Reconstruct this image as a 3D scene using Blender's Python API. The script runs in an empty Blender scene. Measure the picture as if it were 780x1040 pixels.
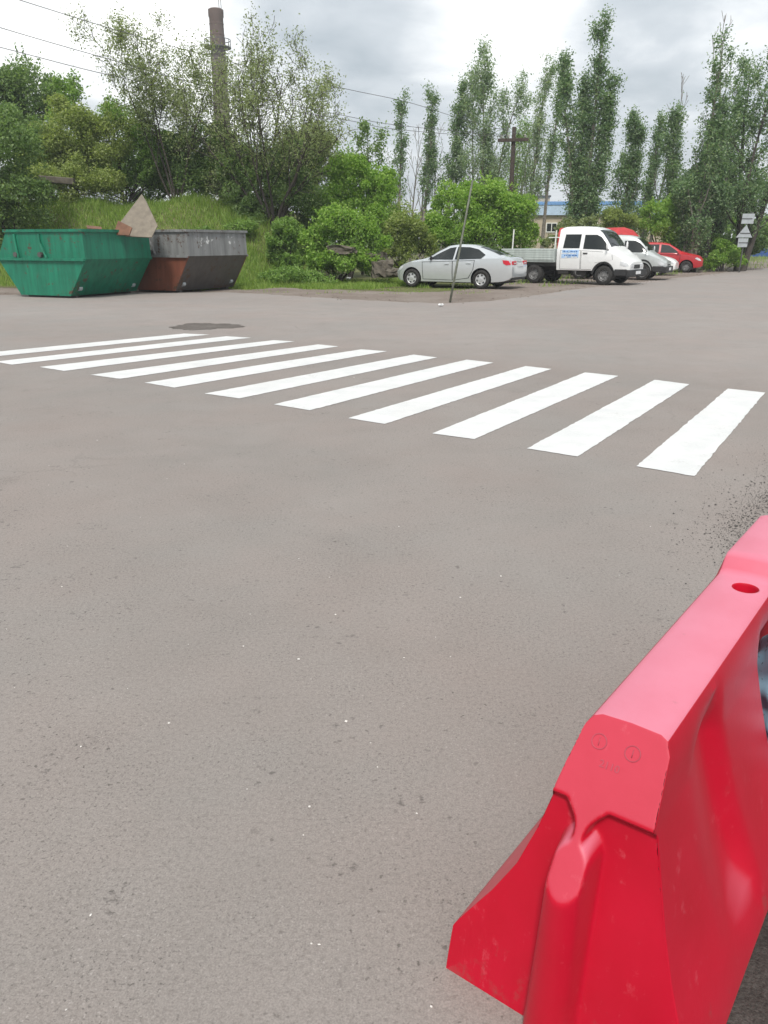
import bpy, bmesh, math, random
import numpy as np
from mathutils import Vector, Matrix

R = math.radians
scene = bpy.context.scene
COL = scene.collection

# ------------------------------------------------------------------ camera
F, HZ, CH = 800.0, 247.0, 1.5            # focal length and horizon in photo pixels (780 x 1040), eye height
PITCH = math.atan((520 - HZ) / F)
cam_d = bpy.data.cameras.new("camera")
cam = bpy.data.objects.new("camera", cam_d)
COL.objects.link(cam)
cam.location = (0, 0, CH)
cam.rotation_euler = (math.pi / 2 - PITCH, 0, 0)
cam_d.sensor_fit = 'VERTICAL'
cam_d.sensor_height = 24.0
cam_d.lens = F / 1040 * 24.0
cam_d.clip_start, cam_d.clip_end = 0.05, 3000
scene.camera = cam

# ------------------------------------------------------------------ exposure, sun, sky
scene.view_settings.view_transform = 'Standard'
scene.view_settings.look = 'None'
scene.view_settings.gamma = 1.0
scene.view_settings.use_curve_mapping = False
scene.view_settings.exposure = 0.64
SUN_EL, SUN_AZ = 55.0, -172.0              # azimuth from +Y, positive towards +X: the veiled sun stands behind the camera
sd = bpy.data.lights.new("sun", 'SUN')
sd.energy, sd.angle, sd.color = 2.0, R(9), (1.0, 0.95, 0.88)
sun = bpy.data.objects.new("sun", sd)
COL.objects.link(sun)
sv = Vector((math.sin(R(SUN_AZ)) * math.cos(R(SUN_EL)), math.cos(R(SUN_AZ)) * math.cos(R(SUN_EL)), math.sin(R(SUN_EL))))
sun.rotation_euler = sv.to_track_quat('Z', 'Y').to_euler()

def ray(px, py):
    u, v = (px - 390) / F, (520 - py) / F
    return Vector((u, math.cos(PITCH) + v * math.sin(PITCH), -math.sin(PITCH) + v * math.cos(PITCH)))
def G(px, py, z=0.0):                      # ground point seen at a photo pixel
    r = ray(px, py); t = (z - CH) / r.z
    return Vector((r.x * t, r.y * t, z))
def at(px, py, Y):                         # point seen at a photo pixel at forward distance Y
    r = ray(px, py); t = Y / r.y
    return Vector((r.x * t, Y, CH + r.z * t))
def X(px, Y): return at(px, HZ, Y).x
def Z(py, Y): return at(390, py, Y).z

world = bpy.data.worlds.new("World")
scene.world = world
world.use_nodes = True
nt = world.node_tree
N, L = nt.nodes, nt.links
N.clear()
def nd(tree, kind, **kw):
    n = tree.nodes.new(kind)
    for k, v in kw.items():
        if k.startswith('i_'):
            key = k[2:]
            n.inputs[int(key) if key.isdigit() else key].default_value = v
        else: setattr(n, k, v)
    return n
def mth(tree, op, a, b=None, clamp=False):
    n = tree.nodes.new('ShaderNodeMath'); n.operation = op; n.use_clamp = clamp
    for i, v in enumerate((a, b)):
        if v is None: continue
        if isinstance(v, (int, float)): n.inputs[i].default_value = v
        else: tree.links.new(v, n.inputs[i])
    return n.outputs[0]
sky = nd(nt, 'ShaderNodeTexSky', sky_type='NISHITA', sun_disc=False)
sky.sun_elevation, sky.sun_rotation = R(SUN_EL), R(SUN_AZ)
sky.air_density, sky.dust_density = 1.2, 2.0
tc = nd(nt, 'ShaderNodeTexCoord')
nrm = nd(nt, 'ShaderNodeVectorMath', operation='NORMALIZE')
L.new(tc.outputs['Generated'], nrm.inputs[0])
sep = nd(nt, 'ShaderNodeSeparateXYZ'); L.new(nrm.outputs[0], sep.inputs[0])
den = mth(nt, 'ADD', mth(nt, 'MAXIMUM', sep.outputs[2], 0.0), 0.22)
comb = nd(nt, 'ShaderNodeCombineXYZ')
L.new(mth(nt, 'DIVIDE', sep.outputs[0], den), comb.inputs[0])
L.new(mth(nt, 'DIVIDE', sep.outputs[1], den), comb.inputs[1])
n1 = nd(nt, 'ShaderNodeTexNoise', i_Scale=1.5, i_Detail=7.0, i_Roughness=0.5, i_Distortion=0.35)
n2 = nd(nt, 'ShaderNodeTexNoise', i_Scale=3.4, i_Detail=8.0, i_Roughness=0.55, i_Distortion=0.3)
L.new(comb.outputs[0], n1.inputs['Vector']); L.new(comb.outputs[0], n2.inputs['Vector'])
val = mth(nt, 'ADD', mth(nt, 'MULTIPLY', n1.outputs[0], 0.62), mth(nt, 'MULTIPLY', n2.outputs[0], 0.38))
# broad bright and dark banks of this cloud cover, each round its own compass direction and height
def bank(px, py, width, gain):
    global val
    d = ray(px, py).normalized()
    dot = nd(nt, 'ShaderNodeVectorMath', operation='DOT_PRODUCT')
    L.new(nrm.outputs[0], dot.inputs[0]); dot.inputs[1].default_value = d
    e = mth(nt, 'DIVIDE', mth(nt, 'SUBTRACT', dot.outputs['Value'], 1.0), 1 - math.cos(R(width)))
    g = mth(nt, 'MULTIPLY', mth(nt, 'POWER', 2.718, e), gain)
    val = mth(nt, 'ADD', val, g)
for b in ((60, 40, 14, .22), (170, 30, 6, .14), (95, 128, 5, -.13), (390, 52, 6.5, -.17), (300, 15, 5, -.10), (500, 22, 5.5, .27), (560, 20, 3.5, .16),
          (330, 80, 5, .10), (690, 60, 10, .02), (600, 60, 8, -.05), (420, 160, 9, .04), (360, 125, 3, -.05)):
    bank(*b)
dsun = nd(nt, 'ShaderNodeVectorMath', operation='DOT_PRODUCT'); L.new(nrm.outputs[0], dsun.inputs[0]); dsun.inputs[1].default_value = sv
val = mth(nt, 'ADD', val, mth(nt, 'MULTIPLY', mth(nt, 'POWER', 2.718, mth(nt, 'DIVIDE', mth(nt, 'SUBTRACT', dsun.outputs['Value'], 1.0), .14)), .42))
ramp = nd(nt, 'ShaderNodeValToRGB')
L.new(val, ramp.inputs[0])
cr = ramp.color_ramp
cr.elements[0].position, cr.elements[0].color = 0.26, (2.3, 2.75, 3.15, 1)
cr.elements[1].position, cr.elements[1].color = 1.0, (16.0, 15.8, 15.2, 1)
e = cr.elements.new(0.39); e.color = (3.3, 3.75, 4.1, 1)
e = cr.elements.new(0.53); e.color = (4.9, 5.25, 5.55, 1)
e = cr.elements.new(0.66); e.color = (8.0, 8.15, 8.2, 1)
mix = nd(nt, 'ShaderNodeMix', data_type='RGBA')
mix.inputs[0].default_value = 0.93
L.new(sky.outputs[0], mix.inputs[6]); L.new(ramp.outputs[0], mix.inputs[7])
bg = nd(nt, 'ShaderNodeBackground', i_Strength=0.10)
L.new(mix.outputs[2], bg.inputs[0])
wo = nd(nt, 'ShaderNodeOutputWorld'); L.new(bg.outputs[0], wo.inputs[0])

HAZE = 0.0008
scene.cycles.volume_bounces = 0
scene.cycles.max_bounces = 6
scene.cycles.transparent_max_bounces = 4

# ------------------------------------------------------------------ material helpers
def new_mat(name):
    m = bpy.data.materials.new(name); m.use_nodes = True
    t = m.node_tree; b = t.nodes['Principled BSDF']
    return m, t, b
def noise(t, scale, detail=4, rough=.55, coord='Object', dist=0.0, stretch=None):
    tcn = t.nodes.new('ShaderNodeTexCoord')
    n = nd(t, 'ShaderNodeTexNoise', i_Scale=scale, i_Detail=detail, i_Roughness=rough, i_Distortion=dist)
    src = tcn.outputs[coord]
    if stretch:
        mp = nd(t, 'ShaderNodeMapping'); mp.inputs['Scale'].default_value = stretch
        t.links.new(src, mp.inputs[0]); src = mp.outputs[0]
    t.links.new(src, n.inputs['Vector'])
    return n.outputs[0]
def cramp(t, fac, stops):
    r = nd(t, 'ShaderNodeValToRGB'); t.links.new(fac, r.inputs[0])
    e = r.color_ramp.elements
    e[0].position, e[0].color = stops[0][0], (*stops[0][1], 1)
    e[1].position, e[1].color = stops[-1][0], (*stops[-1][1], 1)
    for p, c in stops[1:-1]:
        q = e.new(p); q.color = (*c, 1)
    return r.outputs[0]
def mixc(t, fac, a, b, mode='MIX'):
    m = nd(t, 'ShaderNodeMix', data_type='RGBA', blend_type=mode)
    for s, v in ((0, fac), (6, a), (7, b)):
        if isinstance(v, (int, float)): m.inputs[s].default_value = v
        elif isinstance(v, tuple): m.inputs[s].default_value = (*v, 1)
        else: t.links.new(v, m.inputs[s])
    return m.outputs[2]
def bump(t, b, h, strength=.3, dist=.01):
    n = nd(t, 'ShaderNodeBump', i_Strength=strength, i_Distance=dist)
    t.links.new(h, n.inputs['Height']); t.links.new(n.outputs[0], b.inputs['Normal'])
def plain(name, col, rough=.6, metal=0.0, vary=.12, scale=6.0, spec=None, bumpy=0.0, coat=0.0):
    m, t, b = new_mat(name)
    n = noise(t, scale, 5)
    lo = tuple(c * (1 - vary) for c in col); hi = tuple(min(1, c * (1 + vary)) for c in col)
    t.links.new(cramp(t, n, [(.3, lo), (.7, hi)]), b.inputs['Base Color'])
    b.inputs['Roughness'].default_value = rough; b.inputs['Metallic'].default_value = metal
    if spec is not None: b.inputs['Specular IOR Level'].default_value = spec
    if coat: b.inputs['Coat Weight'].default_value = coat; b.inputs['Coat Roughness'].default_value = .06
    if bumpy: bump(t, b, noise(t, scale * 5, 4), bumpy, .02)
    return m
def painted_steel(name, col, rust=(.075, .042, .026), amount=.5, rough=.5, vary=.18):
    m, t, b = new_mat(name)
    n = noise(t, 1.6, 7, .65); n2 = noise(t, 7, 6, .7); st = noise(t, 2.2, 5, .6, stretch=(3.0, 3.0, .35))
    base = cramp(t, st, [(.3, tuple(c * (1 - vary) for c in col)), (.72, tuple(c * (1 + vary) for c in col))])
    f = mth(t, 'MULTIPLY', n, n2)
    lim = .42 - .14 * amount
    k = nd(t, 'ShaderNodeMapRange', i_1=lim, i_2=lim + .05); t.links.new(f, k.inputs[0])
    t.links.new(mixc(t, k.outputs[0], base, rust), b.inputs['Base Color'])
    b.inputs['Roughness'].default_value = rough
    bump(t, b, mth(t, 'ADD', mth(t, 'MULTIPLY', n2, .25), mth(t, 'MULTIPLY', noise(t, 1.9, 2), 3.0)), .35, .03)
    return m
def leaf_mat(name, dark, mid, light, trans=.35):
    m, t, b = new_mat(name)
    g = nd(t, 'ShaderNodeNewGeometry')
    n = noise(t, .9, 3)
    f = mth(t, 'ADD', mth(t, 'MULTIPLY', g.outputs['Random Per Island'], .65), mth(t, 'MULTIPLY', n, .5))
    c = cramp(t, f, [(.15, dark), (.55, mid), (1.0, light)])
    t.links.new(c, b.inputs['Base Color'])
    b.inputs['Roughness'].default_value = .55
    b.inputs['Specular IOR Level'].default_value = .35
    tr = nd(t, 'ShaderNodeBsdfTranslucent')
    t.links.new(mixc(t, 1.0, c, (1.25, 1.3, .7), 'MULTIPLY'), tr.inputs[0])
    ms = nd(t, 'ShaderNodeMixShader', i_0=trans)
    t.links.new(b.outputs[0], ms.inputs[1]); t.links.new(tr.outputs[0], ms.inputs[2])
    t.links.new(ms.outputs[0], t.nodes['Material Output'].inputs[0])
    return m

M = {}
def asphalt(name, lo, hi, grain=1.0):
    m, t, b = new_mat(name)
    big = noise(t, .20, 5, .6); mid_ = noise(t, 1.5, 6, .6, dist=.4); fine = noise(t, 70, 4, .75); gr = noise(t, 210, 2, .6)
    c = cramp(t, mth(t, 'ADD', mth(t, 'MULTIPLY', big, .6), mth(t, 'MULTIPLY', mid_, .4)), [(.34, lo), (.66, hi)])
    c = mixc(t, 1.0, c, cramp(t, noise(t, .55, 4, .6), [(.35, (.97, 1.0, 1.0)), (.65, (1.03, 1.0, .985))]), 'MULTIPLY')
    # low-angle brightening of the road beyond the crossing, painted into its colour
    tcy = nd(t, 'ShaderNodeTexCoord'); spy = nd(t, 'ShaderNodeSeparateXYZ'); t.links.new(tcy.outputs['Object'], spy.inputs[0])
    far = mth(t, 'ADD', mth(t, 'ADD', spy.outputs[1], mth(t, 'MULTIPLY', spy.outputs[0], .62)), mth(t, 'MULTIPLY', noise(t, .5, 5, .6), 3.0))
    fr = nd(t, 'ShaderNodeMapRange', i_1=12.5, i_2=15.0, i_3=0.0, i_4=1.0); t.links.new(far, fr.inputs[0])
    c = mixc(t, fr.outputs[0], c, mixc(t, 1.0, c, (1.11, 1.11, 1.12), 'MULTIPLY'))
    c = mixc(t, 1.0, c, cramp(t, fine, [(.30, (.78, .77, .76)), (.5, (1, 1, 1)), (.72, (1.10, 1.10, 1.09))]), 'MULTIPLY')
    c = mixc(t, 1.0, c, cramp(t, gr, [(.32, (.82, .82, .82)), (.68, (1.14, 1.14, 1.14))]), 'MULTIPLY')
    def pocks(scale, gate_scale, a, z_, stretch=None):
        f = mth(t, 'MULTIPLY', noise(t, scale, 4, .7, stretch=stretch), noise(t, gate_scale, 3, .6))
        k = nd(t, 'ShaderNodeMapRange', i_1=a, i_2=z_); t.links.new(f, k.inputs[0]); return k.outputs[0]
    k1 = pocks(34, 4.2, .372, .43); k2 = pocks(13, 2.4, .395, .43, (1, 2.2, 1)); k3 = pocks(85, 1.7, .375, .43)
    k = mth(t, 'MAXIMUM', mth(t, 'MULTIPLY', k1, .6), mth(t, 'MAXIMUM', mth(t, 'MULTIPLY', k2, .5), mth(t, 'MULTIPLY', k3, .6)))
    c = mixc(t, k, c, tuple(v * .33 for v in lo))
    def specks(scale, a, z_, col, amt, gate):
        nonlocal c
        q = nd(t, 'ShaderNodeMapRange', i_1=a, i_2=z_); t.links.new(noise(t, scale, 2, .5), q.inputs[0])
        g_ = nd(t, 'ShaderNodeMapRange', i_1=.40, i_2=.60); t.links.new(noise(t, gate, 3, .6), g_.inputs[0])
        c = mixc(t, mth(t, 'MULTIPLY', q.outputs[0], mth(t, 'MULTIPLY', g_.outputs[0], amt)), c, col)
    specks(110, .60, .67, (.06, .055, .05), .58, 1.9); specks(100, .63, .69, (.42, .39, .37), .4, 2.7); specks(48, .66, .71, (.07, .062, .055), .75, 1.2); specks(24, .68, .72, (.10, .088, .08), .6, .8)
    vo = nd(t, 'ShaderNodeTexVoronoi', feature='DISTANCE_TO_EDGE', i_Scale=.27)
    tcn = nd(t, 'ShaderNodeTexCoord')
    wv = nd(t, 'ShaderNodeTexNoise', i_Scale=1.3, i_Detail=6.0)
    t.links.new(tcn.outputs['Object'], wv.inputs['Vector'])
    add = nd(t, 'ShaderNodeVectorMath', operation='MULTIPLY_ADD'); add.inputs[1].default_value = (.7, .7, 0)
    t.links.new(wv.outputs['Color'], add.inputs[0]); t.links.new(tcn.outputs['Object'], add.inputs[2])
    t.links.new(add.outputs[0], vo.inputs['Vector'])
    ck = nd(t, 'ShaderNodeMapRange', i_1=.0, i_2=.004, i_3=1.0, i_4=0.0); t.links.new(vo.outputs['Distance'], ck.inputs[0])
    gate = nd(t, 'ShaderNodeMapRange', i_1=.54, i_2=.66); t.links.new(noise(t, .45, 3), gate.inputs[0])
    c = mixc(t, mth(t, 'MULTIPLY', mth(t, 'MULTIPLY', ck.outputs[0], gate.outputs[0]), .3), c, tuple(v * .45 for v in lo))
    t.links.new(c, b.inputs['Base Color'])
    b.inputs['Roughness'].default_value = .88
    b.inputs['Specular IOR Level'].default_value = .35
    bump(t, b, mth(t, 'SUBTRACT', mth(t, 'ADD', mth(t, 'MULTIPLY', fine, .8), mth(t, 'MULTIPLY', gr, .6)), mth(t, 'MULTIPLY', k, 1.1)), .30 * grain, .004)
    return m
M['asphalt'] = asphalt('worn_asphalt', (.222, .198, .184), (.264, .238, .223))
def road_paint():
    m, t, b = new_mat('road_paint')
    n = noise(t, 55, 5, .7); w = noise(t, 2.6, 5, .65)
    c = cramp(t, noise(t, 3.5, 6, .65), [(.3, (.56, .57, .57)), (.7, (.67, .67, .66))])
    k = nd(t, 'ShaderNodeMapRange', i_1=.345, i_2=.42); t.links.new(mth(t, 'MULTIPLY', n, w), k.inputs[0])
    c = mixc(t, mth(t, 'MULTIPLY', k.outputs[0], .65), c, (.32, .30, .285))
    sm = nd(t, 'ShaderNodeMapRange', i_1=.56, i_2=.72); t.links.new(noise(t, 1.1, 5, .6, dist=.5), sm.inputs[0])
    c = mixc(t, mth(t, 'MULTIPLY', sm.outputs[0], .22), c, (.42, .40, .385))
    t.links.new(c, b.inputs['Base Color']); b.inputs['Roughness'].default_value = .6
    bump(t, b, noise(t, 120, 3, .7), .35, .004)
    return m
M['paint'] = road_paint()
def ground_mat(name, a, b_, c_, s=1.0):
    m, t, b = new_mat(name)
    n = mth(t, 'ADD', mth(t, 'MULTIPLY', noise(t, .6 * s, 6, .65), .6), mth(t, 'MULTIPLY', noise(t, 9 * s, 6, .7), .4))
    c = cramp(t, n, [(.34, a), (.5, b_), (.66, c_)])
    c = mixc(t, 1.0, c, cramp(t, noise(t, 45 * s, 4, .7), [(.35, (.6, .6, .6)), (.6, (1.1, 1.1, 1.1))]), 'MULTIPLY')
    t.links.new(c, b.inputs['Base Color']); b.inputs['Roughness'].default_value = .95
    b.inputs['Specular IOR Level'].default_value = .2
    bump(t, b, noise(t, 22 * s, 6, .7), .8, .05)
    return m
M['dirt'] = ground_mat('parking_dirt', (.165, .130, .108), (.245, .205, .178), (.310, .275, .245))
M['soil'] = ground_mat('grassy_soil', (.085, .090, .038), (.135, .150, .055), (.185, .180, .085))
M['darkdirt'] = ground_mat('dark_crumbled_edge', (.055, .050, .045), (.100, .091, .083), (.170, .156, .144), 4)
M['gravel'] = ground_mat('broken_patch_gravel', (.120, .104, .092), (.185, .165, .150), (.240, .217, .200), 3)
M['grass'] = leaf_mat('grass_blade', (.115, .190, .030), (.200, .320, .055), (.36, .44, .13), .4)
M['bark'] = plain('bark', (.055, .046, .038), .9, vary=.4, scale=14, bumpy=.6)
M['greybark'] = plain('grey_poplar_bark', (.20, .18, .155), .9, vary=.35, scale=12, bumpy=.5)
M['leaf_poplar'] = leaf_mat('poplar_leaf', (0.075, 0.15, 0.07), (0.15, 0.25, 0.115), (0.4, 0.5, 0.33), 0.5)
M['leaf_pale'] = leaf_mat('pale_poplar_leaf', (0.14, 0.22, 0.13), (0.25, 0.35, 0.21), (0.5, 0.58, 0.43), 0.5)
M['leaf_airy'] = leaf_mat('sparse_tree_leaf', (0.125, 0.165, 0.07), (0.235, 0.285, 0.135), (0.42, 0.48, 0.28), 0.5)
M['leaf_dark'] = leaf_mat('dark_leaf', (0.085, 0.155, 0.055), (0.165, 0.26, 0.09), (0.31, 0.42, 0.18), 0.5)
M['leaf_mid'] = leaf_mat('mid_leaf', (0.105, 0.2, 0.045), (0.205, 0.34, 0.085), (0.36, 0.5, 0.17), 0.5)
M['leaf_bright'] = leaf_mat('bright_leaf', (0.12, 0.23, 0.04), (0.235, 0.4, 0.07), (0.42, 0.57, 0.17), 0.5)
M['leaf_yellow'] = leaf_mat('yellowish_leaf', (0.155, 0.215, 0.06), (0.275, 0.345, 0.11), (0.48, 0.54, 0.23), 0.5)
M['glass'] = plain('window_glass', (.014, .018, .018), .05, vary=.1, spec=.4)
M['tyre'] = plain('tyre_rubber', (.022, .021, .020), .85, vary=.25)
M['black'] = plain('black_plastic', (.020, .020, .021), .6)
M['chassis'] = plain('dark_chassis_steel', (.028, .026, .024), .7, vary=.3)
M['silver'] = plain('silver_car_paint', (.55, .58, .60), .24, .35, .02, coat=1.0)
M['white'] = plain('white_car_paint', (.78, .79, .79), .32, 0, .03, coat=.5)
M['palesilver'] = plain('pale_grey_van_paint', (.50, .53, .53), .35, .15, .06, coat=.4)
M['redcar'] = plain('red_car_paint', (.42, .022, .030), .30, 0, .06, coat=.6)
M['rim'] = plain('silver_wheel_trim', (.55, .56, .57), .4, .5)
M['steelrim'] = plain('dull_steel_wheel', (.20, .20, .20), .55, .3, .25)
M['tail'] = plain('red_lamp_plastic', (.50, .012, .030), .2)
M['lamp'] = plain('clear_lamp_plastic', (.62, .64, .66), .12, .1)
M['plate'] = plain('number_plate', (.72, .73, .74), .5)
M['ink'] = plain('black_print', (.03, .03, .035), .6)
M['galv'] = painted_steel('grey_bed_boards', (.46, .51, .49), amount=.15)
M['pipe'] = plain('pale_pipe', (.68, .69, .66), .5)
M['sticker'] = plain('pale_blue_sticker', (.36, .52, .74), .5, vary=.25, scale=9)
M['sticker_dark'] = plain('dark_blue_print', (.06, .17, .45), .5, vary=.2)
M['green'] = painted_steel('green_skip_paint', (.005, .155, .088), amount=.8, vary=.3)
M['grey'] = painted_steel('grey_skip_paint', (.19, .195, .195), amount=.9, vary=.28)
def flaked(m):
    t = m.node_tree; b = t.nodes['Principled BSDF']; old = b.inputs['Base Color'].links[0].from_socket
    tcn = nd(t, 'ShaderNodeTexCoord'); sp = nd(t, 'ShaderNodeSeparateXYZ'); t.links.new(tcn.outputs['Object'], sp.inputs[0])
    def band(sock, a, b_, e=.04): return mth(t, 'MULTIPLY', mth(t, 'DIVIDE', mth(t, 'SUBTRACT', sock, a), e, True), mth(t, 'DIVIDE', mth(t, 'SUBTRACT', b_, sock), e, True))
    x, y, z = sp.outputs
    msk = mth(t, 'MULTIPLY', mth(t, 'MULTIPLY', mth(t, 'GREATER_THAN', x, 1.4), band(z, 1.38, 1.74)), mth(t, 'MAXIMUM', band(y, .30, 1.30), band(y, 1.95, 2.30)))
    k = nd(t, 'ShaderNodeMapRange', i_1=.57, i_2=.61); t.links.new(noise(t, 9, 6, .7, stretch=(1, 1, .6)), k.inputs[0])
    t.links.new(mixc(t, mth(t, 'MULTIPLY', msk, k.outputs[0]), old, (.62, .63, .62)), b.inputs['Base Color'])
flaked(M['grey'])
M['rustred'] = painted_steel('rust_red_skip_paint', (.165, .055, .032), amount=.9)
M['darksteel'] = painted_steel('dark_shaded_skip_steel', (.080, .074, .070), amount=.9)  # dark fittings; on the grey skip's lower bends, overhang shade painted as darker colour
M['board'] = plain('weathered_board', (.19, .165, .13), .85, vary=.2, bumpy=.3)
M['brownwood'] = plain('broken_brown_wood', (.15, .075, .045), .85, vary=.3, bumpy=.3)
M['brick'] = plain('chimney_brick', (.120, .082, .070), .9, vary=.15)
M['brickgrey'] = plain('grey_chimney_band', (.125, .098, .088), .9, vary=.15)
M['wood'] = plain('tarred_pole_wood', (.058, .042, .034), .9, vary=.3)
M['darkmetal'] = plain('dark_metal', (.07, .07, .07), .6)
M['wire'] = plain('wire', (.10, .10, .10), .6)
M['concrete'] = plain('concrete', (.36, .34, .31), .9, vary=.2, bumpy=.4)
M['olivepole'] = plain('olive_painted_pole', (.115, .125, .095), .6, vary=.35, scale=10)
M['wallbeige'] = plain('beige_plaster', (.40, .345, .26), .9, vary=.1, scale=.8)
M['bluefascia'] = plain('blue_cladding', (.15, .31, .58), .6, vary=.12)
M['lightblue'] = plain('pale_blue_cladding', (.40, .52, .66), .6, vary=.1)
M['sign'] = plain('grey_sign_back', (.40, .43, .45), .5, .2, .1)
M['bluefence'] = plain('blue_fence_paint', (.022, .075, .27), .6, vary=.15)
M['whitebag'] = plain('white_litter', (.75, .76, .76), .6)
M['redtank'] = plain('red_canvas', (.42, .028, .030), .6, vary=.18)
M['slab'] = plain('mossy_rubble', (.105, .092, .072), .95, vary=.35, bumpy=.6)
M['pebble'] = plain('pebble', (.60, .58, .55), .8, vary=.3)
M['crumb'] = plain('dark_asphalt_crumb', (.06, .056, .052), .9, vary=.4)

# ------------------------------------------------------------------ mesh helpers
class MB:
    def __init__(s): s.v, s.f, s.m = [], [], []
    def add(s, vs, fs, mi=0):
        o = len(s.v); s.v += [tuple(v) for v in vs]
        s.f += [tuple(i + o for i in f) for f in fs]; s.m += [mi] * len(fs)
    def box(s, lo, hi, mi=0, bev=0.0, rot=None, at_=None):
        x0, y0, z0 = lo; x1, y1, z1 = hi
        if bev:
            bm = bmesh.new(); bmesh.ops.create_cube(bm, size=1)
            for v in bm.verts: v.co = Vector(((x0 + x1) / 2 + v.co.x * (x1 - x0), (y0 + y1) / 2 + v.co.y * (y1 - y0), (z0 + z1) / 2 + v.co.z * (z1 - z0)))
            bmesh.ops.bevel(bm, geom=bm.edges[:], offset=bev, segments=2, affect='EDGES', profile=.5)
            bm.verts.index_update()
            vs = [v.co.copy() for v in bm.verts]; fs = [[v.index for v in f.verts] for f in bm.faces]; bm.free()
        else:
            vs = [Vector(p) for p in ((x0, y0, z0), (x1, y0, z0), (x1, y1, z0), (x0, y1, z0), (x0, y0, z1), (x1, y0, z1), (x1, y1, z1), (x0, y1, z1))]
            fs = [(0, 3, 2, 1), (4, 5, 6, 7), (0, 1, 5, 4), (1, 2, 6, 5), (2, 3, 7, 6), (3, 0, 4, 7)]
        if rot: vs = [rot @ v for v in vs]
        if at_: vs = [v + Vector(at_) for v in vs]
        s.add(vs, fs, mi); return s
    def tube(s, pts, rad, n=8, mi=0, caps=True):
        pts = [Vector(p) for p in pts]
        rad = rad if hasattr(rad, '__len__') else [rad] * len(pts)
        vs, fs, up = [], [], None
        for i, p in enumerate(pts):
            d = (pts[min(i + 1, len(pts) - 1)] - pts[max(i - 1, 0)]).normalized()
            if up is None: up = Vector((0, 0, 1)) if abs(d.z) < .9 else Vector((1, 0, 0))
            a = d.cross(up).normalized(); b = a.cross(d).normalized(); up = b
            for k in range(n):
                t = 2 * math.pi * k / n
                vs.append(p + a * math.cos(t) * rad[i] + b * math.sin(t) * rad[i])
        for i in range(len(pts) - 1):
            for k in range(n):
                fs.append((i * n + k, i * n + (k + 1) % n, (i + 1) * n + (k + 1) % n, (i + 1) * n + k))
        if caps: fs += [tuple(range(n))[::-1], tuple(range((len(pts) - 1) * n, len(pts) * n))]
        s.add(vs, fs, mi); return s
    def lathe(s, prof, n=24, mi=0, axis='z', at_=(0, 0, 0)):
        vs, fs = [], []
        for r, h in prof:
            for k in range(n):
                t = 2 * math.pi * k / n; c, q = r * math.cos(t), r * math.sin(t)
                vs.append(Vector({'z': (c, q, h), 'y': (c, h, q), 'x': (h, c, q)}[axis]) + Vector(at_))
        for i in range(len(prof) - 1):
            for k in range(n): fs.append((i * n + k, i * n + (k + 1) % n, (i + 1) * n + (k + 1) % n, (i + 1) * n + k))
        s.add(vs, fs, mi); return s
    def prism(s, poly, d0, d1, fn, mi=0):       # fn(u, v, d) -> point
        n = len(poly)
        vs = [fn(u, v, d0) for u, v in poly] + [fn(u, v, d1) for u, v in poly]
        fs = [tuple(range(n))[::-1], tuple(range(n, 2 * n))] + [(i, (i + 1) % n, n + (i + 1) % n, n + i) for i in range(n)]
        s.add(vs, fs, mi); return s
    def build(s, name, mats, parent=None, smooth=False, fix=True):
        me = bpy.data.meshes.new(name)
        me.from_pydata([tuple(v) for v in s.v], [], s.f)
        if not isinstance(mats, (list, tuple)): mats = [mats]
        for m in mats: me.materials.append(m)
        me.polygons.foreach_set('material_index', s.m)
        if fix:
            bm = bmesh.new(); bm.from_mesh(me); bmesh.ops.recalc_face_normals(bm, faces=bm.faces[:]); bm.to_mesh(me); bm.free()
        if smooth: me.polygons.foreach_set('use_smooth', [True] * len(me.polygons))
        me.update()
        o = bpy.data.objects.new(name, me); COL.objects.link(o)
        if parent: o.parent = parent
        return o
def autosmooth(o, ang=35):
    bm = bmesh.new(); bm.from_mesh(o.data)
    for f in bm.faces: f.smooth = True
    for e in bm.edges:
        if len(e.link_faces) == 2 and e.calc_face_angle(0) > R(ang): e.smooth = False
    bm.to_mesh(o.data); bm.free(); return o
def tag(o, label, cat, group=None, kind=None):
    o['label'] = label
    if cat: o['category'] = cat
    if group: o['group'] = group
    if kind: o['kind'] = kind
    return o
def thing(name, label, cat, loc=(0, 0, 0), rotz=0.0, group=None):
    o = bpy.data.objects.new(name, None); COL.objects.link(o)
    o.location = loc; o.rotation_euler = (0, 0, rotz); o.empty_display_size = .3
    return tag(o, label, cat, group)
def struct(o): o['kind'] = 'structure'; return o
def copy_tree(o, parent=None):
    c = o.copy(); COL.objects.link(c)
    if parent: c.parent = parent
    for ch in list(o.children): copy_tree(ch, c)
    return c
def fast_mesh(name, verts, quads, mat, parent=None, tri=False):
    k = 3 if tri else 4
    me = bpy.data.meshes.new(name)
    me.vertices.add(len(verts)); me.vertices.foreach_set('co', np.asarray(verts, np.float32).ravel())
    nf = len(quads)
    me.loops.add(nf * k); me.loops.foreach_set('vertex_index', np.asarray(quads, np.int32).ravel())
    me.polygons.add(nf); me.polygons.foreach_set('loop_start', np.arange(nf, dtype=np.int32) * k)
    me.update(calc_edges=True)
    me.materials.append(mat)
    o = bpy.data.objects.new(name, me); COL.objects.link(o)
    if parent: o.parent = parent
    return o

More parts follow.
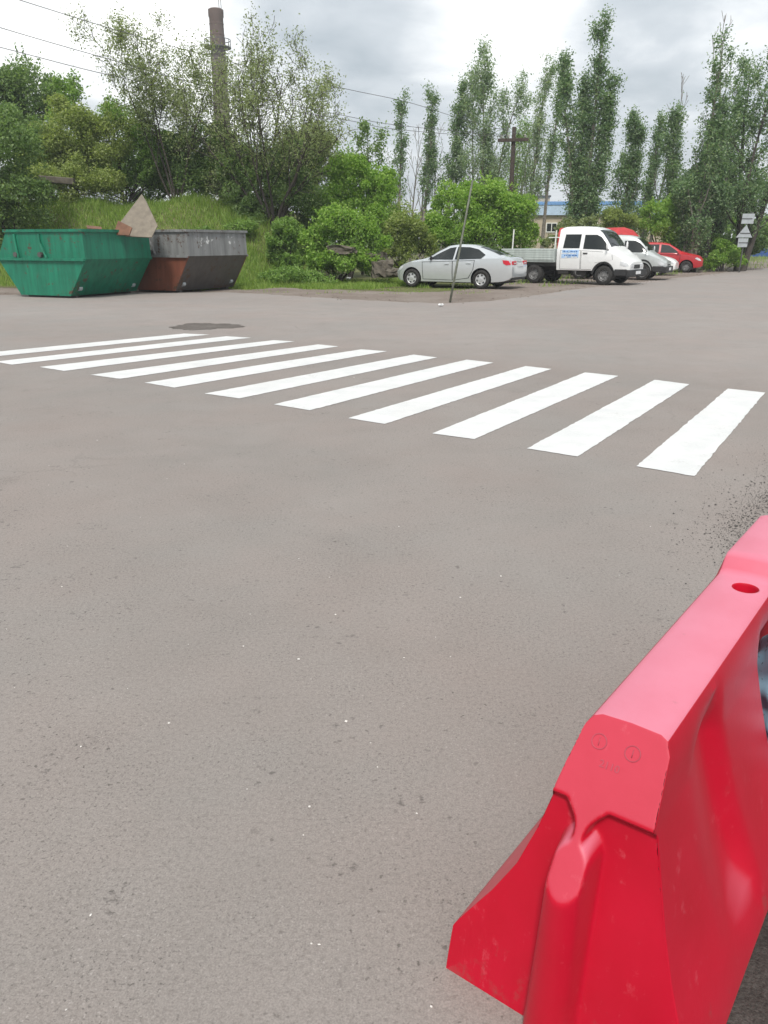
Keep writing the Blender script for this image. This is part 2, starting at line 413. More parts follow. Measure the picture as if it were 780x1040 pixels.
# ------------------------------------------------------------------ ground
def smooth(a, b, t):
    t = min(1, max(0, (t - a) / (b - a))); return t * t * (3 - 2 * t)
def bank_h(x, y):                           # the grassy bank behind the two skips
    e = smooth(30.3, 37.5, y) * (1 - smooth(-5.6, -2.6, x + .25 * math.sin(y)))
    return 3.1 * e * (1 + .06 * math.sin(x * 1.3) * math.sin(y * .9)) + .12 * smooth(30, 34, y) * (math.sin(x * .7) * .5 + .5)
mb = MB(); mb.add([(-600, -150, -.02), (600, -150, -.02), (600, 900, -.02), (-600, 900, -.02)], [(0, 1, 2, 3)])
struct(mb.build('ground', M['soil']))
# asphalt: one sheet, its far edge ragged
rng = random.Random(4)
edge_px = [(-60, 299), (0, 299.5), (60, 299), (150, 297), (232, 297), (300, 300.5), (350, 303.5), (400, 306.5), (450, 308.5), (500, 305.5), (545, 299.5), (600, 292), (650, 286.5), (700, 281), (740, 276.5), (780, 272.5)]
pts = [Vector((-60, 24.8, 0))] + [G(*p) for p in edge_px] + [Vector((42, 78, 0)), Vector((60, 103, 0))]
edge = []
for a, b in zip(pts, pts[1:]):
    n = max(2, int((b - a).length / .3))
    for i in range(n):
        p = a.lerp(b, i / n); edge.append((p.x, p.y + rng.gauss(0, .07) + .10 * math.sin(p.x * 1.1), .0))
road_v = [(-60, -30, 0)] + edge + [(160, 103, 0), (160, -30, 0)]
me = bpy.data.meshes.new('road')
bm = bmesh.new(); f = bm.faces.new([bm.verts.new(v) for v in road_v]); bmesh.ops.triangulate(bm, faces=[f]); 
bmesh.ops.recalc_face_normals(bm, faces=bm.faces[:])
for f in bm.faces:
    if f.normal.z < 0: f.normal_flip()
bm.to_mesh(me); bm.free(); me.materials.append(M['asphalt'])
o = bpy.data.objects.new('road', me); COL.objects.link(o); struct(o)
# parking strip of bare dirt, between the road and the grass
mb = MB()
inner = [(p[0], p[1] - .6, -.006) for p in edge if p[0] > -60]
outer = []
for x, y, z in inner:
    w = 4.5 if x < -5 else 4.5 + 1.2 * smooth(-5, 3, x) + 5.0 * smooth(1, 8, x)
    outer.append((x, y + w + rng.gauss(0, .12), -.006))
k = len(inner)
mb.add(inner + outer, [(i, i + 1, k + i + 1, k + i) for i in range(k - 1)])
struct(mb.build('parking_dirt', M['dirt']))
# bank and verge relief
mb = MB(); nx, ny = 90, 40
xs = [-46 + 50 * i / (nx - 1) for i in range(nx)]; ys = [29.5 + 26 * j / (ny - 1) for j in range(ny)]
mb.add([(x, y, bank_h(x, y) - .012) for y in ys for x in xs], [(j * nx + i, j * nx + i + 1, (j + 1) * nx + i + 1, (j + 1) * nx + i) for j in range(ny - 1) for i in range(nx - 1)])
struct(mb.build('grassy_bank', M['soil'], smooth=True))

# the air: pale, even haze round the whole place
mb = MB(); mb.box((-620, -170, -1.1), (620, 920, 60))
hz_ = mb.build('haze', bpy.data.materials.new('haze_air')); hz_['kind'] = 'stuff'
hm = hz_.data.materials[0]; hm.use_nodes = True; ht = hm.node_tree; ht.nodes.clear()
pv = nd(ht, 'ShaderNodeVolumePrincipled', i_Density=HAZE); pv.inputs['Color'].default_value = (.90, .94, 1.0, 1)
ho = nd(ht, 'ShaderNodeOutputMaterial'); ht.links.new(pv.outputs[0], ho.inputs['Volume'])

# zebra crossing: eleven painted bars on the road, set out bar by bar as the painters left them
BARS = [[(646, 474), (705, 484), (777, 399), (739, 395)], [(535, 456), (587, 464), (700, 390.5), (665, 386)], [(439, 440.5), (481.5, 446.5), (628, 382), (594, 378.5)],
        [(353.5, 425), (391, 431), (560, 375), (534, 372)], [(278, 411), (315, 417), (501, 368.6), (474, 365.5)], [(208, 400), (243, 405), (444, 363.3), (420, 360.4)],
        [(147, 389), (177, 394), (393, 357), (367, 355)], [(92, 381), (122, 385), (344, 352), (323, 350)], [(40, 373), (65, 377), (299, 347), (278, 345.7)],
        [(-6, 367.6), (12, 370.6), (255, 343.2), (230, 341.7)], [(-52, 362.2), (-30, 364.8), (213, 340), (187, 339)]]
for bar in BARS:
    c = [G(*p) for p in bar]
    loop = []
    for a, b in zip(c, c[1:] + c[:1]):
        n = max(3, int((b - a).length / .05))
        for i in range(n):
            p = a.lerp(b, i / n); loop.append((p.x + rng.gauss(0, .0028), p.y + rng.gauss(0, .0028), .004))
    mb = MB(); mb.add(loop, [tuple(range(len(loop)))])
    o = mb.build('crossing_stripe', M['paint'])
    struct(o)
# broken patch of old gravelly surface beyond the crossing
def blob_sheet(name, mat, c, rx, ry, z, seed, n=60, jag=.12):
    r = random.Random(seed); ph = [r.random() * 6.3 for _ in range(4)]
    vs = []
    for i in range(n):
        t = 2 * math.pi * i / n
        k = 1 + jag * (math.sin(3 * t + ph[0]) + .7 * math.sin(5 * t + ph[1]) + .6 * math.sin(11 * t + ph[2])) + r.gauss(0, .04)
        vs.append((c.x + rx * k * math.cos(t), c.y + ry * k * math.sin(t), z))
    mb = MB(); mb.add(vs, [tuple(range(n))])
    return struct(mb.build(name, mat))
blob_sheet('broken_road_patch', M['gravel'], G(209, 331.5), .66, .62, .0045, 3, n=110, jag=.10)

# ------------------------------------------------------------------ vegetation
def unit(v):
    return v / (np.linalg.norm(v, axis=-1, keepdims=True) + 1e-9)
def leaf_cloud(pts, size, seed, up=.35, asp=.55):
    r = np.random.default_rng(seed); n = len(pts)
    nr = unit(r.normal(size=(n, 3)) + np.array([0, 0, up * 2]))
    a = unit(np.cross(nr, r.normal(size=(n, 3)))); b = np.cross(nr, a)
    s = size * r.uniform(.6, 1.35, (n, 1))
    fold = nr * s * .18
    v = np.stack([pts - a * s * .5, pts + b * s * asp * .5 + fold, pts + a * s * .5, pts - b * s * asp * .5 + fold], 1).reshape(-1, 3)
    return v, np.arange(n * 4).reshape(n, 4)
class Skel:
    def __init__(s, seed): s.r = np.random.default_rng(seed); s.br, s.an = [], []
    def grow(s, p, d, L_, rad, lvl, P):
        r = s.r; n = int(min(9, max(3, L_ / .5)))
        pts = [p]
        for i in range(n):
            d = d + r.normal(size=3) * P['wander'] + np.array([P.get('lean', 0) * .3, 0, P['trop'][min(lvl, len(P['trop']) - 1)]])
            d = d / np.linalg.norm(d); p = p + d * L_ / n; pts.append(p)
        pts = np.array(pts)
        tip = .12 if lvl == 0 else .3
        s.br.append((pts, np.linspace(rad, rad * tip, n + 1)))
        if lvl >= P['leaf_from']:
            for q in pts[max(1, int(n * P.get('leaf_start', .25))):]: s.an.append(q)
        elif lvl == 0 and P.get('tip_leaf', True): s.an += [pts[-1], pts[-2]]
        if lvl < P['levels']:
            k = P['kids'][lvl]; f0 = P['first'][lvl]
            k = max(1, int(round(k * r.uniform(.8, 1.2))))
            az0 = r.uniform(0, 6.28)
            for i in range(k):
                t = f0 + (1 - f0) * (i + r.uniform(0, 1)) / k
                j = min(n - 1, int(t * n)); q = pts[j] + (pts[j + 1] - pts[j]) * (t * n - j)
                ax = pts[j + 1] - pts[j]; ax = ax / np.linalg.norm(ax)
                e1 = np.cross(ax, [0.31, .2, .93]); e1 /= np.linalg.norm(e1); e2 = np.cross(ax, e1)
                az = az0 + i * 2.4 + r.uniform(-.4, .4); an = P['angle'][lvl] * r.uniform(.7, 1.3)
                cd = ax * math.cos(an) + (e1 * math.cos(az) + e2 * math.sin(az)) * math.sin(an)
                cl = L_ * P['ratio'][lvl] * (1 - P['taper'][lvl] * t) * r.uniform(.65, 1.25)
                s.grow(q, cd, cl, max(.006, rad * (1 - .8 * t) * P.get('rr', .5)), lvl + 1, P)
def make_tree(name, label, cat, x, y, H, half, P, leafmat, barkmat, seed, group=None, n_leaf=9000, size=.13, spread=.22, trunk_r=.14, base_z=None, thin=None):
    z0 = bank_h(x, y) if base_z is None else base_z
    s = Skel(seed); r = s.r
    for lx, hf, q in P.get('stem_list', ()):
        d = np.array([lx, r.normal() * .02, 1.0]); s.grow(np.array([lx * 2.5, r.normal() * .1, -.1]), d / np.linalg.norm(d), H * hf, trunk_r * q, 0, P)
    for i in range(0 if 'stem_list' in P else P['stems']):
        az = 2 * math.pi * (i + r.uniform(-.25, .25)) / P['stems']; sp = P['stem_ang'] * r.uniform(.6, 1.2) * (P['stems'] > 1)
        d = np.array([math.cos(az) * math.sin(sp) + P.get('lean', 0), math.sin(az) * math.sin(sp) * .7, math.cos(sp)])
        s.grow(np.array([math.cos(az) * .12 * (P['stems'] > 1), math.sin(az) * .12 * (P['stems'] > 1), -.1]), d / np.linalg.norm(d), H * r.uniform(.82, 1.0), trunk_r * (1 if i == 0 else r.uniform(.6, .9)), 0, P)
    an = np.array(s.an)
    top = np.percentile(an[:, 2], 99.5); wide = np.percentile(np.hypot(an[:, 0] - np.median(an[:, 0]), an[:, 1] - np.median(an[:, 1])), 93)
    sc = np.array([half / wide, half / wide, H / top])
    if 'stem_list' in P: sc[:2] = P.get('fat', 1.0)
    root = thing(name, label, cat, (x, y, z0), 0, group)
    mb = MB()
    for pts_, rad in s.br:
        if rad[0] < P.get('min_r', .006): continue
        mb.tube(pts_ * sc, list(np.maximum(rad, .008)), 7 if rad[0] > .05 else 4, caps=False)
    mb.build('trunk', barkmat, root, smooth=True, fix=False)
    wt = r.gamma(.55, 1.0, len(an)); wt /= wt.sum()      # leaves gather in tufts, with bare gaps between
    idx = r.choice(len(an), n_leaf, p=wt)
    pts_ = an[idx] * sc + r.normal(size=(n_leaf, 3)) * (spread * (.45 + .75 * r.random((n_leaf, 1)))) * np.array([1, 1, 1.25])
    if thin: pts_ = pts_[thin(pts_, r)]
    v, q = leaf_cloud(pts_, size, seed + 1)
    fast_mesh('crown', v, q, leafmat, root)
    return root
def make_bush(name, label, cat, x, y, lumps, leafmat, seed, n_leaf=9000, size=.12, group=None, base_z=None, stems=7, barkmat=None, up=.4, sub=.42):
    """lumps: (dx, dy, z, r, flatten)"""
    z0 = bank_h(x, y) if base_z is None else base_z
    r = np.random.default_rng(seed)
    root = thing(name, label, cat, (x, y, z0), 0, group)
    subs = []
    for dx, dy, zc, rr, fl in lumps:
        c = np.array([dx, dy, zc]); subs.append((c, rr * .72, fl))
        for k in range(26):
            d = unit(r.normal(size=3)); d[2] = abs(d[2]) if r.random() < .62 else d[2]
            q = rr * r.uniform(sub * .45, sub)
            subs.append((c + d * np.array([1, 1, fl]) * (rr * r.uniform(.75, 1.08) - q * .5), q, .85))
    w = np.array([s_[1] ** 2 for s_ in subs]) * r.gamma(1.6, 1.0, len(subs)); w /= w.sum()
    ch = r.choice(len(subs), n_leaf, p=w)
    C = np.array([s_[0] for s_ in subs])[ch]; Q = np.array([s_[1] for s_ in subs])[ch][:, None]; FL = np.array([s_[2] for s_ in subs])[ch]
    d = unit(r.normal(size=(n_leaf, 3)))
    rad = Q * (r.uniform(.35, 1.12, (n_leaf, 1)) ** .6)
    p = d * rad; p[:, 2] *= FL; p = p + C
    p = p[p[:, 2] > .02]
    # shoots that stick out above the mass
    sh = []
    for dx, dy, zc, rr, fl in lumps:
        for k in range(int(10 * rr)):
            dd = unit(r.normal(size=3) + np.array([0, 0, .9])); b = np.array([dx, dy, zc]) + dd * np.array([rr, rr, rr * fl]) * .9
            for t in np.linspace(0, 1, 9): sh.append(b + (dd * .6 + np.array([0, 0, .5])) * t * rr * .34 + r.normal(size=3) * .045)
    p = np.vstack([p, np.array(sh)])
    v, q = leaf_cloud(p, size, seed + 1, up)
    fast_mesh('crown', v, q, leafmat, root)
    mb = MB()
    for k in range(stems):
        dx, dy, zc, rr, fl = lumps[k % len(lumps)]
        e = np.array([dx, dy, zc]) + unit(r.normal(size=3)) * rr * .5; b = np.array([r.normal() * .03, r.normal() * .03, -.1])
        m1 = b + (e - b) * .5 + np.array([0, 0, .15 * rr])
        mb.tube([b, m1, e], [.05, .035, .012], 5, caps=False)
    mb.build('stem', barkmat or M['bark'], root, smooth=True, fix=False)
    return root

POP = dict(stems=1, stem_ang=.05, wander=.035, trop=(.05, .16, .12), leaf_from=1, levels=2, kids=(30, 5), first=(.10, .2), angle=(.50, .6), ratio=(.30, .42), taper=(.62, .4), rr=.38, leaf_start=.3, lean=.03)
POPM = dict(POP, stems=3, stem_ang=.085, kids=(18, 5))
THIN = dict(POP, wander=.05, kids=(15, 4), ratio=(.23, .45), first=(.34, .2), lean=.05)
AIRY = dict(stems=4, stem_ang=.42, wander=.07, trop=(.05, .06, .05, .03), leaf_from=2, levels=3, kids=(7, 5, 3), first=(.28, .3, .3), angle=(.65, .7, .8), ratio=(.48, .5, .5), taper=(.45, .35, .3), rr=.5, leaf_start=.2, tip_leaf=False)
DEAD = dict(stems=1, stem_ang=.05, wander=.03, trop=(.04, .22, .12), leaf_from=3, levels=2, kids=(11, 4), first=(.35, .3), angle=(.4, .5), ratio=(.32, .45), taper=(.5, .4), rr=.45)

def poplar(px, Y, top, half_px, label, P=POP, mat='leaf_poplar', seed=1, n=9000, size=.17, spread=.2, tr=.16, bark='greybark', half_m=None, thin=None):
    return make_tree('poplar_tree', label, 'tree', at(px, (215 + top) / 2, Y).x, Y, Z(top, Y), half_m or half_px * Y * .9464 / F, P, M[mat], M[bark], seed, 'tall poplars in the row behind the parked vehicles', int(n * 1.45), size * .84, spread, tr, 0.0, thin)
poplar(597, 50, 26, 47, 'biggest full poplar rising straight above the white double-cab pickup', dict(POP, lean=0.0, fat=.78, kids=(26, 5), ratio=(.19, .42), first=(.17, .2), stem_list=((.022, 1.0, 1), (-.04, .88, .7), (-.12, .78, .7), (.105, .78, .7))), seed=11, n=22000, spread=.22, tr=.2)
poplar(634, 54, 116, 15, 'short bushy poplar just right of the biggest one', POP, seed=12, n=8500)
poplar(659, 58, 116, 8, 'narrow poplar on the left of the bare forked dead trunk', POP, seed=13, n=4500)
poplar(690, 54, 108, 12, 'slim poplar between the bare forked trunk and the tall poplar by the road', POP, seed=14, n=6500)
poplar(714, 46, 38, 26, 'tall leafy poplar beside the very long bare grey top', dict(POP, lean=0.0, fat=1.1, kids=(24, 5), ratio=(.20, .42), stem_list=((.02, 1.0, 1), (-.055, .72, .7), (.085, .64, .6), (-.01, .45, .5))), seed=15, n=15000, tr=.2)
poplar(772, 47, 30, 46, 'broad dense poplar cut by the right edge above the traffic signs', POPM, 'leaf_poplar', seed=16, n=13500, spread=.24, tr=.2, bark='bark')
poplar(736, 52, 120, 17, 'mid-height green poplar filling the gap left of the traffic signs', POPM, 'leaf_poplar', seed=17, n=5000, bark='bark')
poplar(541, 60, 58, 12, 'thin swaying poplar directly behind the wooden utility pole', POP, 'leaf_pale', seed=18, n=5000, spread=.2)
poplar(557, 62, 66, 7, 'very slim poplar between the utility pole and the biggest poplar', THIN, 'leaf_poplar', seed=19, n=2600)
poplar(489, 58, 54, 29, 'pale wide see-through poplar left of the utility pole', dict(POPM, stem_ang=.16), 'leaf_pale', seed=20, n=15000, spread=.26, tr=.14)
poplar(449, 59, 82, 11, 'thin poplar with bare lower trunk at the left side of the pale wide poplar', THIN, 'leaf_poplar', seed=21, n=4300, half_m=.75)
poplar(430, 58, 88, 9, 'thin poplar with bare lower trunk, middle of the three left of the pale wide one', THIN, 'leaf_poplar', seed=22, n=3800, half_m=.65)
poplar(405, 57, 96, 6, 'thinnest poplar with bare grey trunk, leftmost of the row', THIN, 'leaf_poplar', seed=23, n=2100, half_m=.45)
poplar(523, 66, 118, 12, 'green poplar half hidden behind the utility pole crossarm', POPM, 'leaf_mid', seed=24, n=4500)
LEAN_D = .06
def dead(px, Y, top, half, label, seed, tr=.12):
    H = Z(top, Y); r = thing('dead_tree', label, 'dead tree', (at(px, (230 + top) / 2, Y).x, Y, 0), 0, 'bare dead trunks among the poplars')
    s = Skel(seed); s.grow(np.array([0, 0, -.1]), np.array([LEAN_D if tr > .15 else .03, 0, 1.]), H, tr, 0, DEAD)
    top_ = max(b[0][:, 2].max() for b in s.br); wide = max(np.abs(b[0][:, 0]).max() for b in s.br)
    sc = np.array([1.0, 1.0, H / top_]); mb = MB()
    for p_, rad in s.br: mb.tube(p_ * sc, list(np.maximum(rad, .012)), 6, caps=False)
    mb.build('trunk', M['greybark'], r, smooth=True, fix=False)
dead(734, 49, 8, 1.5, 'tall leafless grey trunk reaching highest beside the roadside poplar', 31, .16)
dead(669, 57, 72, 1.1, 'leafless forked trunk standing between two narrow poplars', 32, .12)
dead(417, 60, 120, .5, 'bare pale trunk between the two leftmost thin poplars', 33, .1)
dead(440, 61, 125, .5, 'bare pale trunk behind the two middle thin poplars', 34, .1)
dead(463, 60, 118, .6, 'bare pale trunk in front of the pale wide poplar', 35, .1)

dead(398, 61, 150, .5, 'short bare trunk at the very left of the poplar row', 36)
dead(426, 59, 140, .5, 'bare trunk close to the middle thin poplar', 37)
dead(453, 63, 135, .5, 'bare trunk furthest back between the thin poplars and the pale wide one', 38)
dead(471, 61, 128, .5, 'bare trunk touching the left side of the pale wide poplar', 39)
dead(500, 60, 120, .5, 'bare trunk just left of the wooden utility pole', 40)
# the open, airy trees on the bank
make_tree('airy_tree', 'open sparse tree with spreading upright twigs left of the brick chimney', 'tree', at(172, 120, 38).x, 38, Z(16, 38) - bank_h(at(172, 120, 38).x, 38), 2.75, dict(AIRY, stems=5, stem_ang=.40), M['leaf_airy'], M['bark'], 41, 'open airy trees on the bank', 19000, .095, .20, .075)
make_tree('airy_tree', 'wide sparse many-stemmed tree with dark leaning trunks in front of the chimney', 'tree', at(274, 120, 35.5).x, 35.5, Z(30, 35.5) - bank_h(at(274, 120, 35.5).x, 35.5), 3.6, dict(AIRY, stems=8, stem_ang=.62, kids=(8, 5, 3), first=(.2, .3, .3)), M['leaf_airy'], M['bark'], 47, 'open airy trees on the bank', 14500, .095, .20, .10)
make_tree('airy_tree', 'slender sparse tree directly right of the chimney shaft', 'tree', at(262, 120, 37).x, 37, Z(48, 37) - bank_h(at(262, 120, 37).x, 37), 1.7, dict(AIRY, stems=3, stem_ang=.25), M['leaf_airy'], M['bark'], 46, 'open airy trees on the bank', 4500, .095, .17, .09)
make_tree('young_tree', 'small dark upright tree with spiky top left of the thin poplars', 'tree', X(368, 41), 41, Z(128, 41), 1.3, dict(POP, kids=(16, 5), first=(.3, .2), angle=(.75, .6)), M['leaf_dark'], M['bark'], 43, None, 3600, .14, .15, .08, 0.0)
make_tree('young_tree', 'narrow pointed green tree rising behind the yellowish bushes on the left', 'tree', X(83, 41), 41, Z(78, 41) - bank_h(X(83, 41), 41), 1.1, dict(POP, kids=(20, 5), angle=(.8, .6)), M['leaf_mid'], M['bark'], 44, None, 5200, .14, .18, .08)

def bush(px, Y, lumps_px, label, mat, seed, n, size=.105, name='bush', cat='bush', group='bushes and scrub along the verge', **kw):
    x = X(px, Y); z0 = bank_h(x, Y) if kw.get('base_z') is None else kw['base_z']; k = Y * .9464 / F
    gl = kw.pop('low', False)
    lumps = [(at(a, b, Y).x - x, dy, rr * k * fl * .55 + bank_h(X(a, Y), Y + dy) - z0, rr * k, fl) if gl else (at(a, b, Y).x - x, dy, max(.1, Z(b, Y) - z0), rr * k, fl) for a, b, rr, fl, dy in lumps_px]
    return make_bush(name, label, cat, x, Y, lumps, M[mat], seed, int(n * 1.25), size * .92, group, **kw)
TG = 'dense trees and thicket on the left bank'
bush(28, 46, [(30, 95, 33, 1.0, 0), (0, 105, 28, 1, 0), (52, 105, 20, 1, .5), (20, 140, 36, 1, 0)], 'round dark grey-green tree crown in the upper left corner', 'leaf_dark', 51, 20000, .16, 'dense_tree', 'tree', TG)
bush(8, 33, [(5, 150, 38, 1.0, 0), (-25, 190, 45, 1.0, 0), (18, 205, 34, .9, 0), (-8, 230, 40, .9, 0)], 'very dark leafy thicket at the left edge behind the green skip', 'leaf_dark', 52, 24000, .13, 'thicket', 'bush', TG, base_z=0.0)
bush(72, 39, [(75, 135, 32, 1.0, 0), (50, 160, 30, 1.0, 0), (95, 165, 30, .9, -.4), (115, 140, 26, 1.0, .4)], 'yellowish green leafy thicket above the green skip', 'leaf_yellow', 53, 22000, .13, 'thicket', 'bush', TG)
bush(130, 40, [(125, 125, 24, 1.0, 0), (145, 155, 30, 1.0, 0), (170, 165, 30, .9, -.3), (155, 185, 30, .9, 0)], 'mid green thicket at the foot of the sparse tree left of the chimney', 'leaf_mid', 54, 20000, .13, 'thicket', 'bush', TG)
bush(200, 39, [(190, 165, 30, 1.0, 0), (215, 150, 26, 1.0, 0), (235, 175, 30, 1.0, 0), (205, 185, 26, .8, -.5)], 'dark green thicket on the bank below the brick chimney', 'leaf_dark', 55, 22000, .13, 'thicket', 'bush', TG)
bush(265, 36, [(262, 200, 36, 1.1, .4), (290, 170, 32, 1.1, .8), (245, 175, 28, 1.0, .6), (255, 225, 26, .9, 0), (300, 205, 34, 1.0, .4)], 'dark shady thicket around the trunks of the many-stemmed tree', 'leaf_dark', 56, 26000, .12, 'thicket', 'bush', TG, base_z=0.0)
bush(318, 40, [(315, 155, 28, 1.0, 0), (330, 185, 34, 1.0, 0), (300, 170, 26, 1.0, 0)], 'olive green thicket between the many-stemmed tree and the bright maple', 'leaf_airy', 57, 15000, .13, 'thicket', 'bush', TG, base_z=0.0)
bush(355, 37, [(350, 185, 28, 1.2, .3), (375, 200, 26, 1.1, 0), (340, 215, 26, 1.0, -.3), (385, 225, 28, 1, 0), (392, 185, 14, 1.2, .6)], 'tall bright green young maple clump left of the silver car', 'leaf_bright', 58, 21000, .13, 'maple_clump', 'tree', None, base_z=0.0)
bush(342, 32.5, [(338, 232, 22, .9, 0), (362, 238, 24, .9, 0), (320, 246, 18, .8, 0), (385, 250, 14, .8, 0), (350, 264, 26, .6, -.3), (325, 266, 18, .6, -.2), (372, 268, 18, .6, -.3)], 'low bright leafy bush in front of the maple clump', 'leaf_bright', 59, 21000, .12, base_z=0.0)
bush(292, 33, [(292, 236, 16, 1.0, 0), (285, 252, 17, .9, 0), (296, 266, 18, .7, 0)], 'small round green bush right of the grey skip', 'leaf_mid', 60, 10000, .11, base_z=0.0)
bush(300, 31, [(298, 274, 24, .45, 0), (276, 277, 14, .5, 0), (325, 277, 18, .4, 0)], 'low dark green weeds on the verge right of the grey skip', 'leaf_mid', 61, 6500, .10, 'weed_clump', base_z=0.0, low=True)
bush(412, 36, [(410, 235, 24, 1.1, 0), (425, 255, 20, .9, 0), (402, 260, 16, .9, -.2)], 'light olive bush just left of the silver car roof', 'leaf_yellow', 62, 9000, .12, base_z=0.0)
bush(487, 37, [(462, 215, 27, 1.0, 0), (495, 208, 26, 1.0, .3), (520, 222, 25, 1.0, 0), (445, 240, 22, .9, 0), (490, 240, 36, .8, 0), (530, 245, 22, .9, .4), (478, 200, 16, 1, .2)], 'large rounded bright green bush behind the silver car', 'leaf_bright', 63, 30000, .13, base_z=0.0)
bush(578, 48, [(575, 235, 12, 1.0, 0), (600, 232, 13, 1.0, 0), (585, 245, 14, .8, 0), (560, 248, 10, .9, 0)], 'undergrowth at the foot of the biggest poplar', 'leaf_airy', 64, 6500, .14, base_z=0.0)
bush(630, 50, [(622, 226, 15, .9, 0), (645, 230, 14, .9, 0)], 'olive scrub right of the biggest poplar above the red canopy', 'leaf_yellow', 65, 5500, .14, base_z=0.0)
bush(676, 47, [(664, 220, 15, 1.0, 0), (684, 215, 15, 1.0, .3), (676, 234, 20, 1.0, 0), (690, 240, 14, .8, 0)], 'bright green bush above the pale grey van', 'leaf_bright', 66, 9000, .14, base_z=0.0)
bush(722, 48, [(700, 190, 16, 1.2, 0), (722, 205, 22, 1.1, 0), (745, 190, 20, 1.2, .3), (768, 205, 24, 1.1, .6), (712, 228, 14, .9, .3)], 'hanging dark foliage mass around the roadside trunk', 'leaf_poplar', 67, 6500, .15, 'thicket', base_z=0.9, stems=2)
bush(737, 46, [(728, 264, 10, .9, 0), (742, 260, 12, 1.0, .3), (752, 266, 7, .9, 0), (720, 268, 8, .8, 0), (735, 252, 9, 1.1, .5)], 'bright roadside shrub under the traffic signs', 'leaf_bright', 68, 10000, .11, base_z=0.0)
bush(722, 50, [(690, 252, 14, .9, 0), (715, 250, 16, .9, 0), (740, 252, 16, .9, 0), (765, 250, 14, .8, 0)], 'shaded undergrowth between the trunks right of the red car', 'leaf_dark', 77, 12000, .14, base_z=0.0)
bush(758, 60, [(752, 232, 14, 1, 0), (775, 236, 14, 1, 0)], 'dark green foliage behind the traffic signs', 'leaf_mid', 69, 7000, .15, base_z=0.4)
bush(60, 37, [(40, 185, 22, .8, 0), (75, 190, 24, .8, 0), (105, 188, 20, .8, .3), (20, 190, 24, .9, 0)], 'pale weedy scrub with seed heads around the concrete beam', 'leaf_yellow', 71, 13000, .11, 'thicket', 'bush', TG)
bush(150, 42, [(90, 190, 20, .8, 0), (115, 184, 26, .8, 0), (140, 188, 26, .8, 0), (165, 186, 24, .8, 0), (190, 184, 26, .9, 0)], 'low dark scrub along the top of the bank behind the broken board', 'leaf_dark', 72, 14000, .13, 'thicket', 'bush', TG)
bush(240, 43, [(215, 178, 26, .9, 0), (250, 180, 28, .9, 0)], 'dark scrub on the bank top behind the many-stemmed tree', 'leaf_mid', 73, 10000, .13, 'thicket', 'bush', TG)
bush(60, 49, [(40, 165, 30, .9, 0), (90, 165, 30, .9, 0), (130, 170, 26, .9, 0)], 'shaded tree line far back on the left bank', 'leaf_dark', 74, 12000, .16, 'thicket', 'bush', TG)
bush(75, 32.6, [(60, 222, 16, .6, 0), (85, 216, 16, .6, 0), (110, 215, 14, .6, .4)], 'rank pale weeds on the bank right above the green skip', 'leaf_yellow', 75, 8000, .09, 'weed_clump', 'bush', TG, low=True)
bush(225, 34, [(205, 214, 12, .5, 0), (245, 222, 16, .6, 0)], 'dark weeds on the bank above the grey skip', 'leaf_mid', 76, 6000, .09, 'weed_clump', 'bush', TG, low=True)
# a mature trunk by the road
r_ = thing('roadside_tree', 'dark leaning trunk with drooping leaves right of the red car', 'tree', (X(704, 46), 46, 0))
mb = MB()
mb.tube([(0, 0, -.1), (.05, 0, 1.0), (.28, .05, 2.2), (.55, .1, 3.6), (.75, .2, 5.0)], [.34, .27, .24, .2, .12], 10)
mb.tube([(.2, 0, 1.8), (-.25, .1, 3.0), (-.5, .2, 4.4)], [.16, .12, .06], 8)
mb.tube([(.4, 0, 2.7), (1.0, -.1, 3.7), (1.35, 0, 4.8)], [.13, .1, .05], 8)
mb.build('trunk', M['bark'], r_, smooth=True)
rr = np.random.default_rng(5); pp = []
for c, q in (((.2, 0, 4.4), 1.1), ((-.7, 0, 4.0), .8), ((1.1, 0, 3.9), .9), ((.6, .2, 5.2), .9)):
    pp.append(np.array(c) + unit(rr.normal(size=(2600, 3))) * q * rr.uniform(.3, 1, (2600, 1)) ** .5 * np.array([1, .8, .9]))
v, q = leaf_cloud(np.vstack(pp), .15, 9); fast_mesh('crown', v, q, M['leaf_poplar'], r_)
# far wood closing the horizon
rr = np.random.default_rng(8); n = 26000
xx = rr.uniform(-95, 130, n); hh = 4.2 + 1.6 * np.sin(xx * .16) + 1.2 * np.sin(xx * .43 + 1) + .8 * np.sin(xx * 1.3)
pp = np.stack([xx, 118 + rr.normal(size=n) * 3, hh * rr.uniform(0, 1, n) ** .8], 1)
v, q = leaf_cloud(pp, .9, 3); tag(fast_mesh('far_wood', v, q, M['leaf_dark']), 'far band of dark green woodland closing the horizon', 'woodland', kind='stuff')

# grass: blades on bank and verge
rr = np.random.default_rng(21)
def blades(n, xr, yr, hr, keep):
    x = rr.uniform(*xr, n); y = rr.uniform(*yr, n); k = np.array([keep(a, b) for a, b in zip(x, y)]); x, y = x[k], y[k]; n = len(x)
    z = np.array([bank_h(a, b) if b > 29.5 else 0 for a, b in zip(x, y)]) - .02
    clump = .55 + .45 * np.sin(x * 2.1 + 1.7 * np.sin(y * 1.6)) * np.sin(y * 2.3 + x)
    h = rr.uniform(*hr, n) * (.55 + .75 * np.clip(clump, 0, 1)); az = rr.uniform(0, 6.28, n); w = .012 + .02 * h
    b = np.stack([x, y, z], 1); s_ = np.stack([np.cos(az) * w, np.sin(az) * w, 0 * w], 1)
    tip = b + np.stack([rr.normal(size=n) * h * .35, rr.normal(size=n) * h * .35, h], 1)
    return np.stack([b - s_, b + s_, tip], 1).reshape(-1, 3)
ex = np.array([p[0] for p in edge]); ey = np.array([p[1] for p in edge])
def off_road(a, b): return b > np.interp(a, ex, ey)
